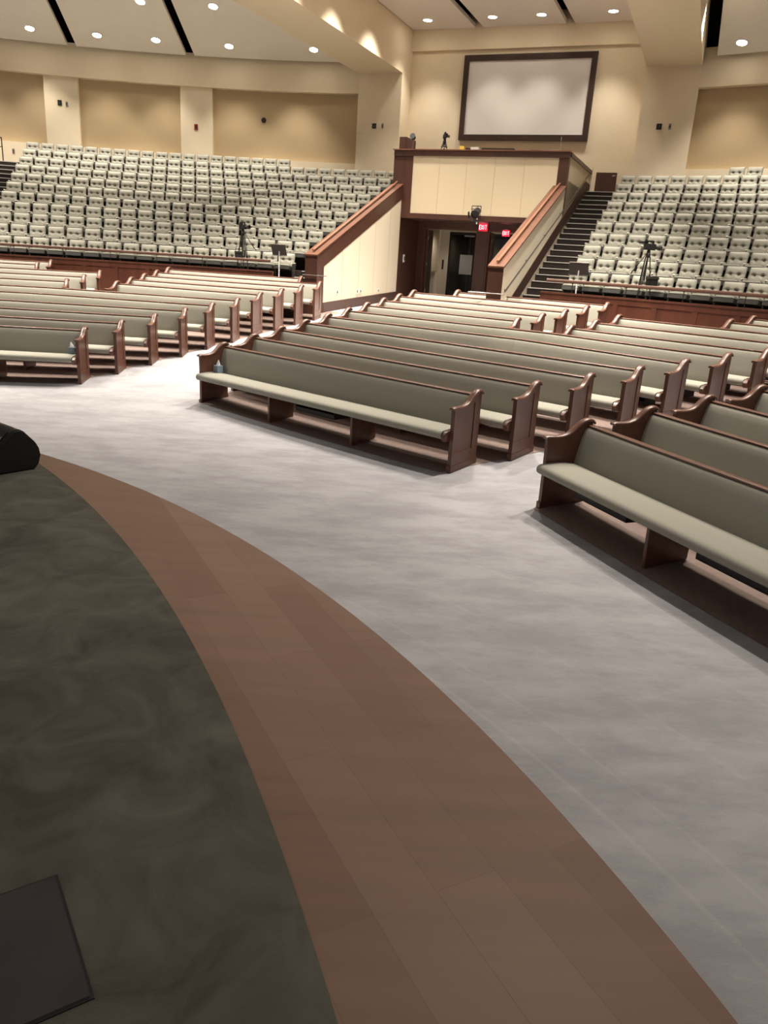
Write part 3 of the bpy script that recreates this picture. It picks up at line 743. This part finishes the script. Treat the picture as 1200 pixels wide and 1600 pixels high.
def leaf(name, t, s, rz, w, label, glass=False, mtl='darkwood'):
    d = thing(name, label, 'door', H(t, s, 1.285), RZ+rz, 'door leaves under the booth')
    bm = bmesh.new(); bx(bm, 0, w, -.022, .022, 0, 2.38); obj('door_leaf', bm, M[mtl], d, bevel=.004)
    if glass:
        bm = bmesh.new(); bx(bm, .14, w-.14, -.026, .026, .9, 2.2); obj('door_glass', bm, M['glass'], d)
    for z in (.25, 1.2, 2.1):
        bm = bmesh.new(); tube(bm, [(-.012, -.028, z-.06), (-.012, -.028, z+.06)], .014, 8); obj('hinge', bm, M['metal'], d)
    bm = bmesh.new(); tube(bm, [(w-.1, -.05, .95), (w-.1, -.05, 1.15)], .012, 8); tube(bm, [(w-.1, -.02, .97), (w-.1, -.05, .97)], .008, 6); tube(bm, [(w-.1, -.02, 1.13), (w-.1, -.05, 1.13)], .008, 6); obj('door_handle', bm, M['metal'], d)
    return d
leaf('entrance_door', -9.79, SD+.20, math.radians(98), .95, 'dark wooden door leaf folded open at the left doorway under the booth')
leaf('entrance_door', -7.40, SD+.20, math.radians(98), .95, 'dark wooden door leaf folded open at the right doorway under the booth')
# corridor behind
bm = bmesh.new(); hbox(bm, -10.44, -4.66, 31.4, 31.6, 1.2, 3.94); struct('wall_corridor_back', bm, M['corridor'])
bm = bmesh.new(); hbox(bm, -10.44, -10.36, SD+.2, 31.4, 1.2, 3.94); hbox(bm, -4.74, -4.66, SD+.2, 31.4, 1.2, 3.94); struct('wall_corridor_side', bm, M['corridor'])
# dark glazed double doors across the corridor
dd = thing('corridor_door', 'dark glazed corridor doors with a notice, seen through the doorway under the booth', 'door', H(-9.94, 31.36, 1.285), RZ)
bm = bmesh.new(); bx(bm, 0, 1.75, -.03, .03, 0, 2.46); obj('door_leaf', bm, M['glass'], dd)
bm = bmesh.new()
for x in (0, .82, 1.69): bx(bm, x, x+.07, -.045, .03, 0, 2.46)
bx(bm, 0, 1.76, -.045, .03, 2.36, 2.46); bx(bm, 0, 1.76, -.045, .03, 0, .22)
obj('door_frame', bm, M['black'], dd)
bm = bmesh.new(); bx(bm, .50, 1.02, -.06, -.047, .87, 1.62); nb = obj('notice', bm, M['grey'], dd)
bm = bmesh.new(); bx(bm, .62, 1.05, -.09, -.05, 2.30, 2.36); obj('door_closer', bm, M['metal'], dd)
d2 = thing('corridor_door', 'narrow dark glazed corridor door seen through the right doorway under the booth', 'door', H(-8.14, 31.36, 1.285), RZ)
bm = bmesh.new(); bx(bm, 0, 1.05, -.03, .03, 0, 2.46); obj('door_leaf', bm, M['glass'], d2)
bm = bmesh.new()
for x in (0, .98): bx(bm, x, x+.07, -.045, .03, 0, 2.46)
bx(bm, 0, 1.05, -.045, .03, 2.36, 2.46); obj('door_frame', bm, M['black'], d2)
bm = bmesh.new(); hbox(bm, -10.20, -10.14, 31.37, 31.4, 2.3, 2.67)
tag(obj('push_plate', bm, M['darkmetal']), 'small dark plate on the pale corridor wall seen through the doorway', 'wall plate')

# EXIT signs
def exit_sign(t, s, z, label, w, arm):
    e = thing('exit_sign', label, 'exit sign', H(t, s, z), RZ, 'lit exit signs')
    bm = bmesh.new(); bx(bm, -w/2, w/2, -.03, .03, -w*.40, w*.40); obj('sign_case', bm, M['exitred'], e, bevel=.008)
    bm = bmesh.new(); cw = w*.17; h = w*.44; th = w*.038
    def stroke(a, b):
        a = Vector(a); b = Vector(b); dd = (b-a).normalized(); nn = Vector((-dd.z, 0, dd.x))*th/2
        prism(bm, [a-nn, b-nn, b+nn, a+nn], (0, -.006, 0))
    y = -.031; x0 = -w*.40
    def P(i, u, v): return (x0+i*w*.215+u*cw, y, (v-.5)*h)
    for a, b in (((0,0),(0,1)), ((0,1),(1,1)), ((0,.5),(.8,.5)), ((0,0),(1,0))): stroke(P(0, *a), P(0, *b))
    for a, b in (((0,0),(1,1)), ((0,1),(1,0))): stroke(P(1, *a), P(1, *b))
    stroke(P(2, .5, 0), P(2, .5, 1))
    for a, b in (((0,1),(1,1)), ((.5,0),(.5,1))): stroke(P(3, *a), P(3, *b))
    obj('sign_letters', bm, M['exitwhite'], e)
    bm = bmesh.new(); bx(bm, -.06, .06, -.02, .02+arm, w*.40, w*.40+.03); obj('mount', bm, M['grey'], e)
    return e
exit_sign(-7.66, SD-.11, 3.82, 'red lit EXIT sign over the post between the doorways', .31, .03)
exit_sign(-6.83, SD-.08, 3.66, 'red lit EXIT sign over the right doorway, close to the sloping wing cap', .26, .03)

# stage lamp under the booth beam
sp = thing('stage_light', 'black spotlight clamped to the beam under the booth', 'spotlight', H(-7.39, SB-.22, 4.17), RZ)
bm = bmesh.new(); lathe(bm, [(.06, -.20), (.10, -.18), (.115, -.05), (.12, .10), (.135, .12), (.135, .17), (.115, .17), (.11, .13)], 20, Matrix.Rotation(math.radians(115), 4, 'X')); obj('housing', bm, M['grille'], sp, smooth=True)
bm = bmesh.new(); 
for x in (-.15, .15): tube(bm, [(x, 0, 0), (x, .0, .20)], .012)
tube(bm, [(-.15, 0, .2), (.15, 0, .2)], .012); tube(bm, [(.0, .0, .2), (.0, .2, .2)], .015); obj('yoke', bm, M['black'], sp)
bm = bmesh.new(); 
for a in range(4):
    bx(bm, -.10, .10, -.006, .006, .16, .25, Matrix.Rotation(math.radians(115), 4, 'X') @ Matrix.Rotation(a*PI/2, 4, 'Z') @ Matrix.Translation((0, .14, 0)) @ Matrix.Rotation(math.radians(-14), 4, 'X'))
obj('barn_door', bm, M['grille'], sp)
bm = bmesh.new(); tube(bm, [(.02, .12, -.16), (.0, .17, -.34)], .02); obj('connector', bm, M['white'], sp)

# half-height wood partition at the head of the right stairs
bm = bmesh.new(); hbox(bm, -4.62, -3.86, 32.02, 32.1, 5.3, 6.13)
hp = thing('half_door', 'dark brown half-height door at the head of the dark stairs', 'door', H(-4.24, 32.06, 5.3), RZ)
bm.free(); bm = bmesh.new(); bx(bm, -.38, .38, -.03, .03, 0, .82); obj('door_leaf', bm, M['darkwood'], hp, bevel=.006)
bm = bmesh.new(); tube(bm, [(.22, -.06, .70), (.33, -.06, .72)], .012); tube(bm, [(.28, -.03, .71), (.28, -.06, .71)], .01); obj('door_handle', bm, M['metal'], hp)
bm = bmesh.new(); hbox(bm, -4.78, -4.63, 31.0, 31.12, 5.25, 6.18); struct('trim_6', bm, M['cream'])

# ------------------------------------------------------------------ upper walls, columns, beams
bm = bmesh.new(); hbox(bm, -12.6, -3.0, 32.2, 32.5, 3.9, 11.6); wb = struct('wall_back', bm, M['cream'])
bm = bmesh.new(); hbox(bm, -12.36, -3.26, 32.06, 32.2, 10.35, 11.5); struct('trim_7', bm, M['cream'])
CL0, CL1, CR0, CR1 = -14.2, -12.36, -3.28, -1.46
for nm, a, b in (('wall_column_left', CL0, CL1), ('wall_column_right', CR0, CR1)):
    bm = bmesh.new(); hbox(bm, a, b, 31.2, 35.6, 3.5, 9.43); struct(nm, bm, M['cream'])
    bm = bmesh.new(); hbox(bm, a, b, 12.0, 35.6, 9.43, 15.5); struct('ceiling_beam_'+nm.split('_')[-1], bm, M['cream'])
def curved(tag_, a0, a1, piers):
    """curved rear wall: low band, recessed panels, piers, header"""
    bm = bmesh.new(); sector(bm, 34.1, 34.5, a0, a1, 6.15, 8.9); struct('wall_rear_panel_'+tag_, bm, M['buff'])
    bm = bmesh.new(); sector(bm, 33.9, 34.5, a0, a1, 4.5, 6.19); sector(bm, 33.9, 34.5, a0, a1, 6.19, 6.2)
    for p0, p1 in piers: sector(bm, 33.9, 34.5, p0, p1, 6.19, 8.8, n=3)
    struct('wall_rear_'+tag_, bm, M['cream'])
    bm = bmesh.new(); sector(bm, 33.78, 34.5, a0, a1, 8.75, 9.95); struct('wall_header_'+tag_, bm, M['cream'])
curved('left', deg_at(34, CL0+.02), 128, [(98.62, 100.85), (89.5, 91.72), (107.7, 109.9), (116.8, 119)])
curved('right', 30, deg_at(34, CR1-.02), [(43.5, 45.7)])

def cone_ceiling(name, a_list, zedge, r_in=15.):
    """sloping panels between radial slots; a_list = [(a0(r), a1(r))]"""
    for i, (fa, fb) in enumerate(a_list):
        bm = bmesh.new(); nr, na = 10, 12; g = []; r_e = 33.60
        for q in range(nr+1):
            r = r_e+(r_in-r_e)*q/nr; z = zedge+.29*(33.8-r); a0, a1 = fa(r), fb(r)
            g.append([[bm.verts.new(polar(r, a0+(a1-a0)*j/na, z+h)) for j in range(na+1)] for h in (0, .13)])
        for A, B in zip(g, g[1:]):
            for h in (0, 1):
                for j in range(na): bm.faces.new((A[h][j], A[h][j+1], B[h][j+1], B[h][j]))
            for j in (0, na): bm.faces.new((A[0][j], A[1][j], B[1][j], B[0][j]))
        for G in (g[0], g[-1]):
            for j in range(na): bm.faces.new((G[0][j], G[0][j+1], G[1][j+1], G[1][j]))
        struct(name, bm, M['ceil'])
def hw(r, w): return math.degrees(w/r)
Z0L = 9.76
sl = [(-1, 98.72), (0, 90.85)]
W2 = .17
cone_ceiling('ceiling_left', [
    (lambda r: deg_at(r, CL0-.30), lambda r: 90.85-hw(r, W2)),
    (lambda r: 90.85+hw(r, W2), lambda r: 98.72-hw(r, W2)),
    (lambda r: 98.72+hw(r, W2), lambda r: 106.6-hw(r, W2)),
    (lambda r: 106.6+hw(r, W2), lambda r: 122.)], Z0L)
cone_ceiling('ceiling_right', [(lambda r: 34., lambda r: deg_at(r, CR1+.42))], 9.58)
bm = bmesh.new()                                          # black void above the slots
for a0, a1, ze in ((78.8, 125, 10.2), (30, 58.5, 10.2)):
    for q in range(10):
        r1 = 34.4-2*q; r0 = r1-2
        sector(bm, r0, r1, a0 if q < 5 else a0-6*0, a1, ze, ze+.05, za=.29*(34-r0), zb=.29*(34-r1))
struct('ceiling_void', bm, M['plenum'])
ZC = 11.07
for i, (t0, t1) in enumerate(((-12.33, -9.83), (-9.51, -6.40), (-6.09, -3.30))):
    bm = bmesh.new(); hbox(bm, t0, t1, 13.5, 32.05, ZC, ZC+.14); struct('ceiling_center', bm, M['ceil'])
bm = bmesh.new(); hbox(bm, -12.36, -3.28, 13.5, 32.3, ZC+.5, ZC+.55); struct('ceiling_void_center', bm, M['plenum'])

# ------------------------------------------------------------------ projection screen
ps = thing('projection_screen', 'large white projection screen in a dark frame above the booth', 'screen', H(-7.65, 32.15, 7.2), RZ)
hwid = 2.52; hh = 2.96; f = .20
bm = bmesh.new(); bx(bm, -hwid+f, hwid-f, -.03, .02, f, hh-f); obj('screen_surface', bm, M['screen'], ps)
bm = bmesh.new()
for a, b, c, d in ((-hwid, hwid, 0, f), (-hwid, hwid, hh-f, hh), (-hwid, -hwid+f, f, hh-f), (hwid-f, hwid, f, hh-f)): bx(bm, a, b, -.09, .03, c, d)
obj('screen_frame', bm, M['frame'], ps)

# ------------------------------------------------------------------ downlights (fixtures and the light they give)
LAMPS = []
def lampfix(p, nrm, label, group):
    t = thing('recessed_downlight', label, 'downlight', p, 0, group)
    q = Vector((0, 0, 1)).rotation_difference(Vector(nrm)); t.rotation_euler = q.to_euler()
    bm = bmesh.new()
    lathe(bm, [(.17, -.02), (.20, .0), (.20, .012), (.165, .016), (.155, -.01)], 28); obj('trim_ring', bm, M['white'], t, smooth=True, angle=30)
    bm = bmesh.new(); lathe(bm, [(.001, -.005), (.155, -.005), (.15, .006), (.08, .022), (.001, .028)], 28); obj('lamp_lens', bm, M['lampface'], t, smooth=True)
def cone_pt(r, a, zedge): return polar(r, a, zedge+.29*(33.8-r))
def cone_n(a): d = (polar(1, a)-C0).normalized(); return Vector((-d.x*.29, -d.y*.29, -1)).normalized()
cl = [(32.7, 101.0, 'at the left edge, lowest'), (32.7, 96.7, 'lower, left of pair between the two slots'), (32.7, 92.8, 'lower, right of pair between the two slots'), (32.8, 87.85, 'lower, right of the second slot'), (32.8, 82.0, 'lower, beside the left beam'),
      (30.4, 92.7, 'upper, just left of the second slot'), (30.4, 87.8, 'upper, just right of the second slot')]
for r, a, w in cl: lampfix(cone_pt(r, a, Z0L), cone_n(a), 'lit round downlight in the sloping left ceiling, %s' % w, 'lit round downlights')
ct = [(-11.34, 'nearest the left beam'), (-8.86, 'left one of two on the middle panel'), (-7.08, 'right one of two on the middle panel'), (-4.61, 'nearest the right beam')]
for t, w in ct: lampfix(H(t, 30.85, ZC), (0, 0, -1), 'lit round downlight in the flat centre ceiling, %s' % w, 'lit round downlights')
lampfix(cone_pt(33.0, 55.1, 9.58), cone_n(55.1), 'lit round downlight in the right ceiling, at the right edge', 'lit round downlights')

def spot(p, w, ang=100, blend=.7, col=(1, .92, .81), r=.2):
    L = bpy.data.lights.new('downlight', 'SPOT'); L.energy = w; L.spot_size = math.radians(ang); L.spot_blend = blend; L.color = col; L.shadow_soft_size = r
    o = bpy.data.objects.new('downlight', L); o.location = p; C.objects.link(o); return o
P0 = 3700
for r, w, cone in ((32.7, .22, 84), (30.4, .50, 92), (27.0, .30, 85), (23.0, .72, 85), (19.0, 1.1, 85), (15.5, 1.3, 88)):
    for a in (79.5, 83.5, 87.8, 92.75, 96.7, 101, 105.4, 110):
        if r < 28 and a in (79.5, 87.8, 96.7, 105.4): continue
        p = cone_pt(r, a, Z0L)
        if (p-Vector((0, 0, p.z))).dot(UX) > CL0-.4: continue
        spot(p+Vector((0, 0, -.06)), P0*w, cone)
    for a in (55.1, 50.8, 46.4, 42, 37):
        if r < 28 and a in (50.8, 42): continue
        p = cone_pt(r, a, 9.58)
        if p.dot(UX) < CR1+.4: continue
        spot(p+Vector((0, 0, -.06)), P0*w, cone)
for s, w, cone in ((30.85, .12, 84), (28.0, .22, 94), (25.0, .36, 85), (22.0, .85, 90), (19.0, 1.1, 90), (16.0, 1.2, 90)):
    for t in ((-11.34, -8.86, -7.08, -4.61) if s > 30 else (-11.34, -8.2, -3.9)):
        k = (1.5 if t in (-11.34, -4.61) else 1) if s > 30 else (1.7 if s > 24 and t < -10.5 else (.6 if t < -10.5 else 1))
        spot(H(t, s, ZC-.06), P0*w*k, cone)
spot(H(-9.6, 30.0, 3.85), 60, 140)
spot(H(-6.6, 29.4, 3.88), 25, 140)

# ------------------------------------------------------------------ small wall fittings
def plate(p, ang, w, h, m, name, label, cat, d=.02, group=None):
    o = thing(name, label, cat, p, ang, group)
    bm = bmesh.new(); bx(bm, -w/2, w/2, -d, .003, -h/2, h/2); obj('cover_plate', bm, m, o, bevel=.006)
    bm = bmesh.new(); bx(bm, -w*.22, w*.22, -d-.008, -d+.002, -h*.25, h*.25); obj('insert', bm, M['darkmetal'] if m is not M['black'] else M['shell'], o)
    return o
def wallplate(r, deg, z, *a, **k): return plate(polar(r, deg, z), math.radians(deg-90), *a, **k)
G1, G2 = 'small dark speakers on the piers', 'small grey plates on the piers'
wallplate(33.89, 99.86, 7.78, .16, .20, M['black'], 'wall_speaker', 'small black square speaker on the pale pier at left', 'wall speaker', group=G1)
wallplate(33.89, 99.40, 7.76, .09, .17, M['grey'], 'wall_plate', 'small grey plate on the pale pier at left', 'wall plate', group=G2)
wallplate(33.89, 90.65, 7.27, .15, .22, M['red'], 'fire_alarm', 'red fire alarm on the pale pier between two buff panels', 'fire alarm')
wallplate(33.89, 103.1, 5.85, .09, .16, M['grey'], 'wall_outlet', 'grey outlet low on the cream wall at far left', 'outlet')
for t, l, z in ((-13.43, 'left column', 7.56), (-2.56, 'right column', 7.54)):
    plate(H(t, 31.19, z), RZ, .18, .19, M['black'], 'wall_speaker', 'small black square speaker on the cream %s' % l, 'wall speaker', group=G1)
    plate(H(t+.36, 31.19, z), RZ, .09, .19, M['grey'], 'wall_plate', 'small grey plate on the cream %s' % l, 'wall plate', group=G2)
rs_ = thing('round_speaker', 'small round black speaker high on the buff panel', 'wall speaker', polar(34.09, 85.95, 7.7), math.radians(85.95-90))
bm = bmesh.new(); lathe(bm, [(.001, .0), (.10, .0), (.10, .03), (.085, .045), (.001, .05)], 20, Matrix.Rotation(PI/2, 4, 'X')); obj('speaker_body', bm, M['black'], rs_, smooth=True)
for i, s in enumerate((21.28, 22.72, 22.98, 24.43)):
    plate(H(-10.095, s, 1.56), RZ+PI/2, .11, .14, M['white'], 'wall_outlet', '%s white outlet plate low on the cream wing wall, counted from the foot post' % ORD[i], 'outlet', group='white outlets on the cream wing wall')
plate(H(-10.095, 26.65, 2.62), RZ+PI/2, .14, .26, M['white'], 'light_switch', 'white light switch on the dark wall beside the doorway', 'light switch')

# metal rail at the far left stair head
A_R = 103.33
fr_ = thing('stair_rail', 'slim metal stair rail at the far left edge before the cream wall', 'rail', polar(32.6, A_R, 5.31), 0)
bm = bmesh.new(); d = (polar(33.2, 104.2)-polar(32.6, 103.6)); p2 = polar(31.9, A_R+.9, 0)-polar(32.6, A_R, 0)
tube(bm, [(0, 0, 0), (0, 0, .86)], .022, 8); tube(bm, [(0, 0, .86), (p2.x, p2.y, .8)], .022, 8); tube(bm, [(0, 0, .55), (p2.x, p2.y, .25)], .016, 8); tube(bm, [(p2.x, p2.y, -.2), (p2.x, p2.y, .8)], .022, 8)
obj('rail_tube', bm, M['darkmetal'], fr_)

# ------------------------------------------------------------------ cameras, stands and booth clutter
def tripod(p, rz, h, label, spread=.42, bag=None, arm=True, group='camera tripods'):
    t = thing('tripod', label, 'tripod', p, rz, group)
    top = h
    for i in range(3):
        a = 2*PI*i/3+.5
        foot = Vector((spread*math.cos(a), spread*math.sin(a), 0)); tp = Vector((.05*math.cos(a), .05*math.sin(a), top-.06)); md = tp.lerp(foot, .52)
        bm = bmesh.new()
        n = Vector((-math.sin(a), math.cos(a), 0))*.028
        for s in (-1, 1): tube(bm, [tp+n*s, md+n*s], .011, 8)
        tube(bm, [tp.lerp(foot, .45), foot], .012, 8); tube(bm, [md-n*1.3, md+n*1.3], .016, 8); tube(bm, [foot, foot+Vector((0, 0, .03))], .024, 10)
        obj('leg', bm, M['black'], t)
    bm = bmesh.new(); tube(bm, [(0, 0, top*.55), (0, 0, top)], .016, 10)
    for i in range(3):
        a = 2*PI*i/3+.5; tube(bm, [(0, 0, top*.45), (spread*.5*math.cos(a), spread*.5*math.sin(a), top*.47)], .008, 6)
    obj('spreader', bm, M['black'], t)
    bm = bmesh.new(); lathe(bm, [(.04, top-.08), (.055, top-.06), (.055, top), (.04, top+.02), (.045, top+.07), (.03, top+.09)], 14); obj('fluid_head', bm, M['black'], t, smooth=True)
    if arm:
        bm = bmesh.new(); tube(bm, [(.03, .03, top+.03), (.33, .30, top-.36), (.40, .36, top-.44)], [.008, .009, .015], 8); obj('pan_handle', bm, M['black'], t)
    return t
def camcorder(p, rz, label, sc=1., group='video cameras'):
    t = thing('video_camera', label, 'video camera', p, rz, group); t.scale = (sc, sc, sc)
    bm = bmesh.new(); bx(bm, -.055, .055, -.14, .12, 0, .13); obj('camera_body', bm, M['black'], t, bevel=.012)
    bm = bmesh.new(); lathe(bm, [(.035, 0), (.045, .02), (.045, .09), (.06, .10), (.062, .16), (.05, .16), (.045, .11)], 18, Matrix.Translation((0, -.13, .065)) @ Matrix.Rotation(PI/2, 4, 'X')); obj('lens', bm, M['shell'], t, smooth=True)
    bm = bmesh.new(); bx(bm, -.02, .02, -.10, .13, .165, .195); bx(bm, -.02, .02, -.10, -.07, .12, .17); bx(bm, -.02, .02, .05, .08, .12, .17); obj('carry_handle', bm, M['black'], t, bevel=.006)
    bm = bmesh.new(); bx(bm, .02, .065, .06, .25, .12, .17); obj('viewfinder', bm, M['shell'], t, bevel=.008)
    bm = bmesh.new(); bx(bm, .06, .15, -.10, -.085, .02, .10); obj('flip_screen', bm, M['shell'], t, bevel=.003)
    return t
pL = Vector((-4.70, 24.10, ZR)); pR = Vector((5.93, 19.50, ZR))
pL = polar(23.22, math.degrees(math.atan2((pL-C0).y, (pL-C0).x)), ZR); pR = polar(23.22, math.degrees(math.atan2((pR-C0).y, (pR-C0).x)), ZR)
tripod(pL, .3, 1.36, 'black camera tripod before the left tier with a hanging pouch', .25)
camcorder(pL+Vector((0, 0, 1.452)), .9, 'black video camera on the tripod before the left tier')
tripod(pR, 1.2, 1.36, 'black camera tripod before the right tier with a hanging bag', .25)
camcorder(pR+Vector((0, 0, 1.452)), 1.9, 'black video camera on the tripod before the right tier', 1.1)
def bag(p, rz, w, d, h, label):
    t = thing('camera_bag', label, 'bag', p, rz, 'bags hung on the tripods')
    bm = bmesh.new(); prism(bm, [(-w/2, -d/2, 0), (w/2, -d/2, 0), (w/2*1.1, -d/2, h), (-w/2*1.1, -d/2, h)], (0, d, 0)); obj('bag_body', bm, M['black'], t, bevel=.02, seg=3)
    bm = bmesh.new(); bx(bm, -w/2*1.12, w/2*1.12, -d/2-.01, d/2+.01, h-.05, h+.012); obj('bag_flap', bm, M['shell'], t, bevel=.01)
    bm = bmesh.new(); tube(bm, [(-w/2, 0, h), (-.05, 0, h+.2), (.05, 0, h+.2), (w/2, 0, h)], .008, 6); obj('bag_strap', bm, M['black'], t)
bag(pL+Vector((-.09, -.14, .62)), .1, .22, .12, .2, 'black pouch hanging on the left tripod')
bag(pR+Vector((.17, -.06, .62)), .4, .25, .16, .22, 'black bag hanging on the right tripod')

def music_stand(p, rz, h, label):
    t = thing('music_stand', label, 'music stand', p, rz, 'grey music stands')
    bm = bmesh.new(); Mx = Matrix.Translation((0, .02, h)) @ Matrix.Rotation(math.radians(-22), 4, 'X')
    bx(bm, -.24, .24, -.006, .006, -.15, .17, Mx); bx(bm, -.24, .24, -.006, .05, -.155, -.145, Mx); obj('desk', bm, M['standgrey'], t, bevel=.002)
    bm = bmesh.new(); bx(bm, -.245, .245, -.012, .010, .155, .178, Mx); obj('desk_rim', bm, M['metal'], t)
    bm = bmesh.new(); tube(bm, [(0, 0, .08), (0, 0, h)], .017, 10); tube(bm, [(0, 0, h*.5), (0, 0, h*.5+.05)], .022, 10); obj('pole', bm, M['white'], t)
    bm = bmesh.new()
    for i in range(3):
        a = 2*PI*i/3; tube(bm, [(0, 0, .16), (.16*math.cos(a), .16*math.sin(a), .05), (.2*math.cos(a), .2*math.sin(a), .008)], .009, 6)
    obj('foot', bm, M['black'], t)
q = Vector((-3.57, 23.94, 0)); dq = math.degrees(math.atan2((q-C0).y, (q-C0).x))
music_stand(polar(23.22, dq, ZR), math.radians(dq+90-8), .93, 'grey music stand by the end of the left rail')
q = Vector((4.55, 20.50, 0)); dq = math.degrees(math.atan2((q-C0).y, (q-C0).x))
music_stand(polar(23.22, dq, ZR), math.radians(dq+90+14), .92, 'grey music stand by the end of the right rail near the stairs')
# sheet on a seat at the far left
# booth ledge
ZL = 6.06
tripod(H(-8.78, SB+.16, ZL), 0, .26, 'small black tripod on the booth ledge', .12, arm=False, group='booth ledge things')
camcorder(H(-8.78, SB+.16, ZL+.351), RZ+.5, 'small black camera on the tripod on the booth ledge', .95, 'booth ledge things')
cl_ = thing('clip_lamp', 'black lamp on a thin pole at the left end of the booth ledge', 'lamp', H(-9.88, SB+.16, ZL), RZ)
bm = bmesh.new(); tube(bm, [(0, 0, 0), (0, 0, .30)], .012, 8); tube(bm, [(0, 0, 0), (0, 0, .015)], .06, 14); obj('pole', bm, M['metal'], cl_)
bm = bmesh.new(); lathe(bm, [(.03, -.10), (.07, -.06), (.085, .06), (.095, .09), (.08, .09)], 16, Matrix.Translation((0, 0, .38)) @ Matrix.Rotation(math.radians(70), 4, 'X')); obj('lamp_head', bm, M['black'], cl_, smooth=True)
def small(name, t, w, d, h, m, label, cat, rot=0, s=SB+.14):
    bm = bmesh.new(); bx(bm, -w/2, w/2, -d/2, d/2, 0, h)
    o = obj(name, bm, m, bevel=min(.01, h*.3)); o.location = H(t, s, ZL); o.rotation_euler = (0, 0, RZ+rot); tag(o, label, cat, 'booth ledge things'); return o
small('yellow_case', -8.15, .16, .14, .12, M['yellow'], 'small yellow case on the booth ledge', 'case')
small('black_box', -7.96, .14, .10, .07, M['black'], 'small black box beside the yellow case on the booth ledge', 'box')
small('white_carton', -7.72, .26, .16, .09, M['white'], 'white carton on the booth ledge right of the yellow case', 'carton')
small('mixer', -6.95, 1.05, .26, .06, M['shell'], 'long flat black mixer on the middle of the booth ledge', 'mixer')
small('paper_sheet', -6.15, .40, .2, .012, M['paper'], 'white paper sheets lying on the booth ledge right of the mixer', 'paper')
small('keyboard', -5.75, .36, .14, .025, M['shell'], 'thin dark keyboard on the booth ledge', 'keyboard')
small('receiver', -5.22, .40, .18, .035, M['grey'], 'flat grey receiver under the antenna on the booth ledge', 'receiver')
at = thing('antenna', 'thin upright antenna at the right end of the booth ledge', 'antenna', H(-5.0, SB+.2, ZL), RZ)
bm = bmesh.new(); tube(bm, [(0, 0, 0), (0, 0, .02)], .045, 12); obj('base', bm, M['black'], at)
bm = bmesh.new(); tube(bm, [(0, 0, .02), (0, 0, .42)], [.012, .008], 8); obj('rod', bm, M['grey'], at)

# ------------------------------------------------------------------ world, camera, view
w = bpy.data.worlds.new('World'); bpy.context.scene.world = w; w.use_nodes = True
bg = w.node_tree.nodes['Background']; bg.inputs[0].default_value = (1, .93, .86, 1); bg.inputs[1].default_value = .20

cam = bpy.data.cameras.new('camera'); co = bpy.data.objects.new('camera', cam); C.objects.link(co)
# vanishing point of the verticals at (371, 4425) px of a 1200x1600 frame, focal length 1200 px
f = 1200.; dx, dy = 371.-600., 4425.-800.
up = -Vector((dx, dy, f)).normalized()
fw = Vector((0, 0, 1)); yw = (fw-up*fw.dot(up)).normalized(); xw = yw.cross(up)
Rm = Matrix((xw, yw, up))                                # rows: world axes in camera (x right, y down, z forward)
X = Vector((Rm[0][0], Rm[1][0], Rm[2][0])); Y = -Vector((Rm[0][1], Rm[1][1], Rm[2][1])); Z = -Vector((Rm[0][2], Rm[1][2], Rm[2][2]))
co.matrix_world = Matrix(((X.x, Y.x, Z.x, 0), (X.y, Y.y, Z.y, 0), (X.z, Y.z, Z.z, 2.6), (0, 0, 0, 1)))
cam.sensor_fit = 'AUTO'; cam.sensor_width = 36; cam.lens = 27; cam.clip_start = .05; cam.clip_end = 200
sc = bpy.context.scene
sc.camera = co
sc.view_settings.view_transform = 'Standard'; sc.view_settings.look = 'None'; sc.view_settings.gamma = 1; sc.view_settings.exposure = .1
try: sc.view_settings.use_curve_mapping = False
except Exception: pass
sc.cycles.use_denoising = True
sc.cycles.max_bounces = 6; sc.cycles.diffuse_bounces = 4
sc.cycles.sample_clamp_indirect = 6
